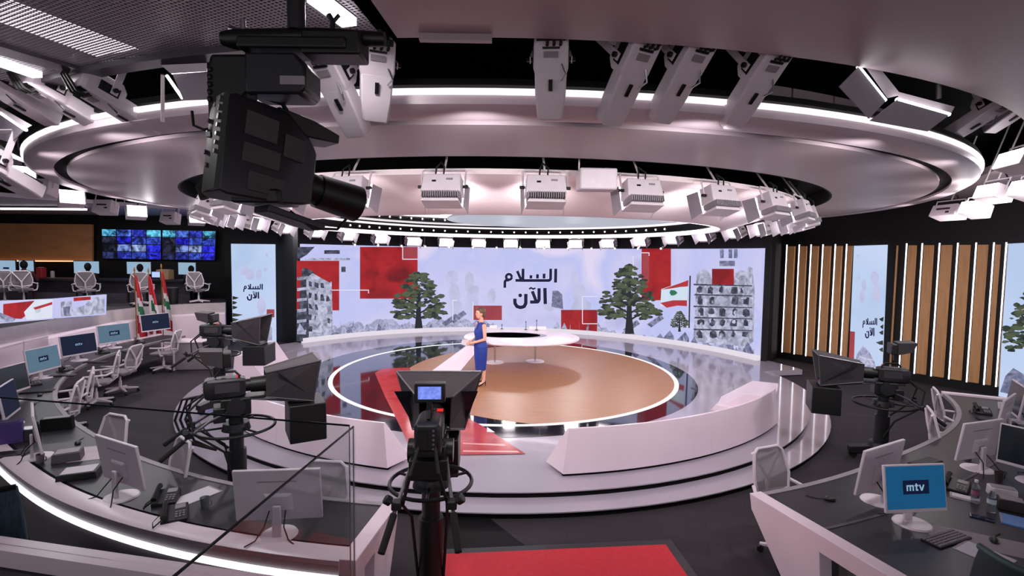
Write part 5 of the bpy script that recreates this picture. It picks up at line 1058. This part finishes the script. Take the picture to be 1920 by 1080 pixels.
# people seated in the control area, seen from behind
def sitter(label, px, top, d, cl, lean=0, turn=0, head=True, hair=MATTE):
    p = at(px, top, y=d); s = (p.z - RF) / 1.30; t = thing('person', label, 'person', (p.x, p.y, RF), turn); b = MB()
    # faces +Y
    L = Vector((lean, 0, 0))
    b.loft([ring(L.x * .2, 0, .17, .12, .50), ring(L.x * .4, -.02, .165, .125, .7), ring(L.x * .8, -.02, .2, .13, .92), ring(L.x * .95, 0, .15, .09, 1.0), ring(L.x, 0, .06, .06, 1.04)])
    caps(b, Vector((L.x, .0, 1.0)), Vector((L.x, .02, 1.1)), .055, .05); b.ell((L.x * 1.05, .04, 1.18), (.078, .098, .12), 16, 12)
    b.ell((L.x * 1.05, .14, 1.17), (.013, .02, .025), 8, 6)
    for q in (-1, 1):
        sh = Vector((L.x * .9 + q * .19, 0, .95)); el = Vector((q * .27 + L.x * .7, .12, .70)); wr = Vector((q * .18, .36, .70)); caps(b, sh, el, .055, .042); caps(b, el, wr, .042, .03); b.ell(wr + Vector((0, .05, 0)), (.036, .06, .024), 10, 8)
        for f in range(4): caps(b, wr + Vector((-.024 + .016 * f, .09, 0)), wr + Vector((-.024 + .016 * f, .15, -.012)), .009, .007, 6)
        caps(b, wr + Vector((-q * .03, .04, 0)), wr + Vector((-q * .055, .08, -.006)), .01, .008, 6)
        hp = Vector((q * .1, .02, .52)); kn = Vector((q * .12, .42, .50)); an = Vector((q * .12, .40, .08)); caps(b, hp, kn, .085, .06); caps(b, kn, an, .056, .035); caps(b, an, an + Vector((0, .16, -.04)), .035, .03)
    b.v = [tuple(Vector(v) * s) for v in b.v]; o = b.build('body', cl, t); fuse(o, .016 * s, 4)
    h = MB(); h.ell(Vector((L.x * 1.05, .015, 1.2)) * s, (.092 * s, .105 * s, .125 * s), 16, 12); h.build('hair', hair, t)
    return t
DK = mat('dark_clothes', (14, 12, 16), .9, var=.2)
sitter('seated person in dark red at the control desk by the picture edge', 44, 490, 16.0, mat('dark_red_clothes', (54, 12, 26), .9), .0, 30)
sitter('seated dark figure under the brown panel reaching sideways', 160, 494, 16.0, DK, .05, 32)
sitter('seated dark figure behind the first flag', 262, 496, 16.0, DK, 0, 28)
sitter('dark figure leaning over the control desk end by the tall screen', 362, 499, 16.72, DK, -.06, 20)
for px, lab, fa in ((8, 'control room chair cut by the picture edge', 132), (44, 'control room chair holding the person in dark red', 128), (163, 'control room chair under the brown panel', 124), (265, 'control room chair behind the first flag', 120), (372, 'control room chair under the leaning figure', 105)):
    p = at(px, 540, y=15.75 if px < 300 else 16.6); chair(lab, p.x, p.y, fa, RF)
# ================================================================== broadcast cameras
TALLY = mat('tally_red', (220, 40, 40), .4, emit=1.2); GRIP = mat('grip_foam', (20, 20, 22), .8); VFS = e_('viewfinder_lit', (120, 140, 240), 1.1, .3, 30)
def studio_camera(label, p, face, H, hood=(.52, .50, .46), ring_r=.36, vf_on=False, base_z=0, vf_h=.26, arms=2, hood_drop=.0, mon=(.50, .36), vf_side=0):
    """+Y is where the lens looks; H = height of the lens axis above the floor the pedestal stands on"""
    t = thing('studio_camera', label, 'camera', (p[0], p[1], base_z), face - 90, 'studio cameras on pedestals')
    # pedestal
    m = MB(); m.cyl((0, 0, .1), (0, 0, .3), .2, .15, 20); 
    for k in range(3):
        a = R(90 + 120 * k); e = Vector((math.cos(a), math.sin(a), 0)); s = Vector((-e.y, e.x, 0)); m.hexa([e * .1 + s * .08 + Vector((0, 0, .08)), e * .1 - s * .08 + Vector((0, 0, .08)), e * .42 - s * .07 + Vector((0, 0, .08)), e * .42 + s * .07 + Vector((0, 0, .08))], [e * .1 + s * .08 + Vector((0, 0, .24)), e * .1 - s * .08 + Vector((0, 0, .24)), e * .42 - s * .07 + Vector((0, 0, .18)), e * .42 + s * .07 + Vector((0, 0, .18))])
    m.build('pedestal_base', DARKPL, t, bevel=.01)
    for k in range(3):
        a = R(90 + 120 * k); e = Vector((math.cos(a), math.sin(a), 0)) * .36 + Vector((0, 0, .055)); s = Vector((-math.sin(a), math.cos(a), 0)) * .03; MB().cyl(e - s, e + s, .055, n=16).build('wheel', RUBBER, t)
    ht = H - .34
    MB().cyl((0, 0, .28), (0, 0, ht * .7), .10, n=20).cyl((0, 0, ht * .68), (0, 0, ht), .075, n=20).build('column', DARKPL, t)
    zr = ht - .12
    MB().tube([(ring_r * math.cos(2 * math.pi * k / 40), ring_r * math.sin(2 * math.pi * k / 40), zr) for k in range(40)], .016, 8, True).build('steering_ring', BLACK, t)
    for k in range(3): a = R(30 + 120 * k); MB().cyl((.06 * math.cos(a), .06 * math.sin(a), zr), (ring_r * math.cos(a), ring_r * math.sin(a), zr), .012, n=8).build('ring_spoke', BLACK, t)
    MB().cyl((0, 0, zr - .03), (0, 0, zr + .05), .15, .13, 24).build('collar', DARKPL, t)
    # pan head
    MB().cyl((0, 0, ht), (0, 0, ht + .06), .11, n=24).box((0, 0, ht + .13), (.26, .30, .19)).build('pan_head', BLACK, t, bevel=.012)
    for s in (-1, 1): MB().cyl((s * .1, 0, ht + .14), (s * .18, 0, ht + .14), .095, n=20).build('head_drum', DARKPL, t)
    for s in ((-1, 1) if arms == 2 else (1,)):
        MB().tube([(s * .12, -.02, ht + .12), (s * .16, -.25, ht + .02), (s * .22, -.52, ht - .16)], .014, 8).build('pan_bar', STEEL, t); MB().cyl((s * .213, -.49, ht - .14), (s * .26, -.70, ht - .30), .026, n=12).build('pan_grip', GRIP, t)
        MB().box((s * .20, -.44, ht - .09), (.07, .08, .06)).cyl((s * .24, -.46, ht - .06), (s * .28, -.47, ht - .03), .035, n=12).build('zoom_control', DARKPL, t, bevel=.008)
    MB().box((0, -.16, ht + .06), (.30, .12, .16)).build('counterweight_box', BLACK, t, bevel=.01)
    MB().box((0, .06, H - .13), (.2, .62, .035)).build('mount_plate', DARKPL, t, bevel=.005)
    # body
    MB().loft([[(x * w, y, H + z * h + dz) for x, z in ((-.5, -.42), (-.42, -.5), (.42, -.5), (.5, -.42), (.5, .38), (.4, .5), (-.4, .5), (-.5, .38))] for y, w, h, dz in ((-.30, .16, .18, 0), (-.27, .2, .22, 0), (.02, .2, .22, 0), (.1, .18, .19, 0))]).build('camera_body', DARKPL, t, bevel=.006)
    for k, z in enumerate((-.07, -.035, 0, .035, .07)): MB().cyl((.05, -.305, H + z), (.05, -.318, H + z), .010, n=8).build('socket', CHROME, t)
    MB().box((-.03, -.305, H + .0), (.07, .012, .13)).build('rear_panel', BLACK, t); MB().box((-.101, -.08, H + .01), (.006, .24, .1)).build('side_panel', HOODM, t); MB().box((.101, -.08, H + .01), (.006, .24, .1)).build('side_panel', HOODM, t)
    MB().cyl((0, .1, H), (0, .16, H), .07, n=24).cyl((0, .15, H), (0, .42, H), .085, .095, 24).build('lens', BLACK, t)
    MB().tube([(0, -.2, H + .12), (0, -.16, H + .17), (0, .0, H + .17), (0, .05, H + .11)], .014, 8).build('carry_handle', BLACK, t)
    MB().box((.07, .02, H + .125), (.05, .012, .02)).build('tally_light', TALLY, t)
    # viewfinder with hood
    zv = H + vf_h; xv = vf_side
    MB().box((xv, -.12, zv - .12), (.04, .05, .12)).build('finder_arm', BLACK, t); MB().box((xv, -.08, zv), (.24, .09, .16)).build('finder_casing', BLACK, t, bevel=.012)
    MB().add([(xv - .09, -.1265, zv - .045), (xv + .09, -.1265, zv - .045), (xv + .09, -.1265, zv + .055), (xv - .09, -.1265, zv + .055)], [(0, 1, 2, 3)]).build('finder_screen', VFS if vf_on else SCROFF, t, smooth=0)
    if not vf_on: MB().plate([(xv - .13, -.12, zv + .09), (xv + .13, -.12, zv + .09), (xv + .15, -.34, zv + .11), (xv - .15, -.34, zv + .11)], .012, (0, 0, 1)).plate([(xv - .13, -.12, zv + .09), (xv - .15, -.34, zv + .11), (xv - .14, -.3, zv - .02), (xv - .13, -.12, zv - .08)], .008, (1, 0, 0)).plate([(xv + .13, -.12, zv + .09), (xv + .15, -.34, zv + .11), (xv + .14, -.3, zv - .02), (xv + .13, -.12, zv - .08)], .008, (-1, 0, 0)).build('finder_hood', HOODM, t)
    # prompter: tapering hood in front of the lens and the flat monitor below it
    w, l, h = hood; y0, y1 = .30, .30 + l
    a = [Vector((-.13, y0, H - .13)), Vector((.13, y0, H - .13)), Vector((.15, y0, H + .15)), Vector((-.15, y0, H + .15))]
    bq = [Vector((-w * .3, y1 - .05, H - h * .45)), Vector((w * .3, y1 - .05, H - h * .45)), Vector((w / 2, y1 + .02, H + h * .5)), Vector((-w / 2, y1 + .02, H + h * .5))]
    for k, nm in ((0, 'hood_floor'), (1, 'hood_side'), (2, 'hood_roof'), (3, 'hood_side')):
        j = (k + 1) % 4; q = [a[k], a[j], bq[j], bq[k]]; n = (q[1] - q[0]).cross(q[2] - q[0]).normalized(); MB().plate(q, .01, n).build(nm, HOODM, t)
    m = MB()
    for k in range(4): m.tube([bq[k], bq[(k + 1) % 4]], .010, 6); m.tube([a[k], bq[k]], .010, 6)
    m.build('hood_frame', STEEL, t)
    mg = MB(); mg.plate([Vector((-w * .29, y1 - .03, H - h * .42)), Vector((w * .29, y1 - .03, H - h * .42)), Vector((w / 2 - .03, y0 + .12, H + h * .3)), Vector((-w / 2 + .03, y0 + .12, H + h * .3))], .004, (0, 0, 1)); mg.build('prompter_glass', mat('beam_glass', (40, 42, 50), .05), t)
    mw, mh = mon; MB().box((0, y1 - .12, H - h * .47 - mh * .5 - hood_drop), (mw, .40, mh)).build('prompter_monitor', BLACK, t, bevel=.01)
    for s in (-1, 1): MB().tube([(s * .09, .1, H - .13), (s * .09, y1 - .1, H - h * .48)], .012, 6).build('prompter_rail', STEEL, t)
    # cables
    for s, q in ((-1, .30), (1, .24)): MB().tube([(s * .06, -.3, H - .06), (s * .1, -.3 - q * .6, H - .2), (s * .16, -.28 - q * .5, ht - .1), (s * .14, -.12, ht - .35), (s * .1, 0, .4)], .013, 6).build('cable', RUBBER, t)
    return t
studio_camera('studio camera with a lit blue viewfinder seen from behind at the carpet aisle', (-.64, 4.02), 93, 1.72, (.80, .40, .56), .33, True, vf_h=.30, mon=(.40, .34))
studio_camera('studio camera with a large grey hood and black prompter panel beyond the left desk monitors', (-3.1, 5.62), 30, 1.60, (.52, .55, .52), .40, vf_h=.31, mon=(.52, .44), vf_side=-.05)
studio_camera('smaller studio camera farther off, in front of the tall upright screen', (-5.45, 9.35), 4, 1.50, (.56, .55, .56), .36, base_z=STG, vf_h=.22)
studio_camera('studio camera by the timber slats with its hood turned to the stage', (5.75, 7.7), 158, 1.36, (.60, .62, .52), .40, vf_h=.40, mon=(.56, .42))
lc = [o for o in bpy.data.objects if o.name.startswith('studio_camera.001') and o.parent is None][0]
for k in range(3): MB().tube([(-.1 - .03 * k, -.25, 1.5), (-.25, -.42 - .05 * k, 1.45), (-.34, -.5 - .05 * k, 1.2), (-.3, -.42 - .05 * k, .95), (-.15, -.2, .85)], .014, 6).build('cable_loop', RUBBER, lc)
# --- remote camera hanging from the ceiling
D = 2.25
o0 = at(555, 40, y=D); t = thing('hanging_camera', 'black remote camera hanging from a ceiling pole', 'camera', o0); P = lambda x, y, d=D: at(x, y, y=d) - o0
MB().cyl(P(556, 58), Vector((0, 0, OZ + .4 - o0.z)), .037, n=16).build('ceiling_pole', DARKPL, t)
MB().tube([P(418, 72), P(440, 74), P(600, 70), P(722, 74)], [.03, .042, .04, .03], 12).build('cross_bar', BLACK, t, bevel=.0)
MB().tube([P(432, 56), P(455, 62), P(470, 88)], .02, 8).cyl(P(455, 36), P(458, 72), .012, n=8).build('clamp', CHROME, t)
MB().tube([P(622, 72), P(624, 40), P(616, 28)], .012, 8).tube([P(624, 42), P(636, 28)], .008, 6).build('cable_stub', BLACK, t)
MB().box(P(560, 92), (.46, .16, .05)).box(P(630, 90), (.25, .14, .1)).build('slide_plate', BLACK, t, bevel=.01)
# monitor-like motor unit under the bar
c = P(534, 150); MB().loft([[(c.x + x, c.y + y, c.z + z) for x, z in ((-.13, -.085), (.10, -.085), (.125, -.06), (.125, .03), (.08, .085), (-.13, .085))] for y in (-.09, .09)]).build('motor_unit', DARKPL, t, bevel=.012)
MB().box(P(566, 165) + Vector((0, -.095, 0)), (.10, .01, .035)).build('motor_label', GREYPL, t)
# upright arm
m = MB(); m.loft([[P(x0, y, D - .06), P(x1, y, D - .06), P(x1, y, D + .14), P(x0, y, D + .14)] for x0, x1, y in ((396, 470, 102), (388, 480, 130), (392, 485, 240), (402, 470, 330), (408, 460, 370))]); m.build('upright_arm', BLACK, t, bevel=.01)
for k in range(5): MB().cyl(P(391, 130 + 14 * k, D - .06), P(397, 130 + 14 * k, D - .06), .012, n=8).build('arm_rib', DARKPL, t)
MB().tube([P(385, 372), P(376, 352), P(392, 335)], .022, 8).build('cable', RUBBER, t); MB().tube([P(360, 208), P(363, 235), P(382, 243), P(400, 240)], .006, 6).build('cable', RUBBER, t)
MB().box(P(500, 372), (.20, .22, .06)).build('cradle', BLACK, t, bevel=.01)
# camera body turned towards the stage
cb = P(496, 296); fx = Vector((math.cos(R(47)), math.sin(R(47)), -.12)).normalized(); rx = fx.cross(Vector((0, 0, 1))).normalized(); ux = rx.cross(fx)
def B(x, y, z): return cb + rx * x + fx * y + ux * z
m = MB(); m.loft([[B(x * w, y, z * h + dz) for x, z in ((-.5, -.5), (.5, -.5), (.5, .42), (.42, .5), (-.42, .5), (-.5, .42))] for y, w, h, dz in ((-.20, .22, .38, .0), (-.17, .24, .41, .0), (.04, .24, .40, .0), (.14, .22, .31, -.03), (.19, .18, .24, -.05))]); m.build('camera_body', DARKPL, t, bevel=.008)
m = MB(); m.loft([[B(x * w, y, .16 + z * h) for x, z in ((-.5, -.5), (.5, -.5), (.5, .5), (-.5, .5))] for y, w, h in ((.0, .2, .1), (.16, .2, .08), (.3, .14, .04))]); m.build('top_wedge', BLACK, t, bevel=.006)
MB().box(B(-.06, -.205, .05), (.02, .02, .02)).build('rear_knob', CHROME, t)
for k in range(7): MB().cyl(B(.08, -.21, .17 - .035 * k), B(.08, -.222, .17 - .035 * k), .009 if k > 2 else .013, n=8).build('socket', CHROME, t)
for k, (x, z) in enumerate(((-.08, .11), (-.085, .06), (-.02, .17), (-.09, -.02), (-.05, -.08), (.02, -.12))): MB().cyl(B(x, -.2, z), B(x, -.21, z), .010, n=8).build('socket', CHROME, t)
for y0, y1, z0, z1 in ((-.13, .0, .05, .15), (-.13, .02, -.06, .02), (-.1, .05, -.17, -.09), (.03, .12, .0, .1)):
    MB().hexa([B(.118, y0, z0), B(.118, y1, z0 - .01), B(.118, y1, z1 - .01), B(.118, y0, z1)], [B(.126, y0, z0), B(.126, y1, z0 - .01), B(.126, y1, z1 - .01), B(.126, y0, z1)]).build('side_panel', HOODM, t, bevel=.003)
MB().hexa([B(.02, -.215, -.19), B(.11, -.215, -.19), B(.11, -.215, .19), B(.02, -.215, .19)], [B(.02, -.195, -.19), B(.11, -.195, -.19), B(.11, -.195, .19), B(.02, -.195, .19)]).build('rear_panel', mat('rear_green', (40, 48, 46), .5), t)
MB().tube([B(0, -.12, .2), B(0, -.1, .26), B(0, .05, .26), B(0, .1, .2)], .012, 6).build('carry_handle', BLACK, t)
MB().hexa([B(-.06, .0, -.24), B(.1, .0, -.24), B(.1, .26, -.28), B(-.06, .26, -.28)], [B(-.06, .0, -.21), B(.1, .0, -.21), B(.1, .26, -.25), B(-.06, .26, -.25)]).build('lens_support', DARKPL, t, bevel=.004)
MB().cyl(B(0, .17, -.08), B(0, .26, -.09), .07, .07, 24).cyl(B(0, .25, -.09), B(0, .46, -.11), .08, .09, 24).build('lens', BLACK, t)
MB().cyl(B(0, .461, -.11), B(0, .463, -.11), .07, .07, 24).build('front_glass', mat('lens_glass', (30, 40, 36), .05), t)
MB().tube([B(.08, .1, -.22), B(.1, .2, -.28), B(.06, .34, -.26), B(.02, .4, -.2)], .007, 6).build('lens_cable', RUBBER, t)
# ================================================================== glass balustrade beside the viewpoint
GLASS = bpy.data.materials.new('clear_glass'); GLASS.use_nodes = True; nt = GLASS.node_tree; nt.nodes.clear()
ou = nt.nodes.new('ShaderNodeOutputMaterial'); tr = nt.nodes.new('ShaderNodeBsdfTransparent'); gl = nt.nodes.new('ShaderNodeBsdfGlossy'); mx = nt.nodes.new('ShaderNodeMixShader'); fr = nt.nodes.new('ShaderNodeFresnel'); nz = nt.nodes.new('ShaderNodeTexNoise')
nz.inputs['Scale'].default_value = 2; tr.inputs[0].default_value = (.93, .95, .95, 1); gl.inputs['Roughness'].default_value = .02; fr.inputs['IOR'].default_value = 1.35
mx.inputs[0].default_value = .05; nt.links.new(tr.outputs[0], mx.inputs[1]); nt.links.new(gl.outputs[0], mx.inputs[2]); nt.links.new(mx.outputs[0], ou.inputs['Surface'])
gc = at(655, 798, y=3.0); gz = gc.z; gl0 = at(0, 745, z=gz); gr = at(320, 1080, z=gz); gl0 = gc + (gl0 - gc) * 1.3; gr = gc + (gr - gc) * 1.6
EDGE = mat('glass_edge', (18, 26, 26), .15); BZ = 1.0
bal = thing('glass_balustrade', 'clear glass corner balustrade with thin dark edges on a pale curb', 'railing', (gc.x, gc.y, BZ)); o = bal.location
def pane(a, b, th=.012):
    d = (b - a); d.z = 0; d.normalize(); n = Vector((-d.y, d.x, 0)) * th; A, Bq = Vector((a.x, a.y, 0)) - Vector((o.x, o.y, 0)), Vector((b.x, b.y, 0)) - Vector((o.x, o.y, 0))
    g = MB(); g.hexa([A, Bq, Bq + n, A + n], [p + Vector((0, 0, gz - BZ)) for p in (A, Bq, Bq + n, A + n)]); pa = g.build('glass_pane', GLASS, bal, smooth=0)
    MB().tube([A + Vector((0, 0, gz - BZ)), Bq + Vector((0, 0, gz - BZ))], .0065, 6).build('pane_edge', EDGE, pa)
    MB().tube([A, A + Vector((0, 0, gz - BZ))], .004, 6).build('pane_edge', mat('glass_edge_pale', (110, 116, 118), .15), pa)
    MB().hexa([A - n * 6, Bq - n * 6, Bq + n * 6, A + n * 6], [p - Vector((0, 0, .12)) for p in (A - n * 6, Bq - n * 6, Bq + n * 6, A + n * 6)]).build('curb', WHITE, bal)
pane(gc, gl0); pane(gc + Vector((.03, -.02, 0)), gr)
# platform the view stands on
m = MB(); m.prism([(gc.x, gc.y), (gl0.x, gl0.y), (gl0.x - .5, -1.5), (gr.x, -1.5), (gr.x, gr.y)], 0, BZ - .12); struct(m.build('floor_platform', mat('platform_dark', (30, 28, 34), .7), smooth=0), 'dark raised platform behind the glass balustrade')
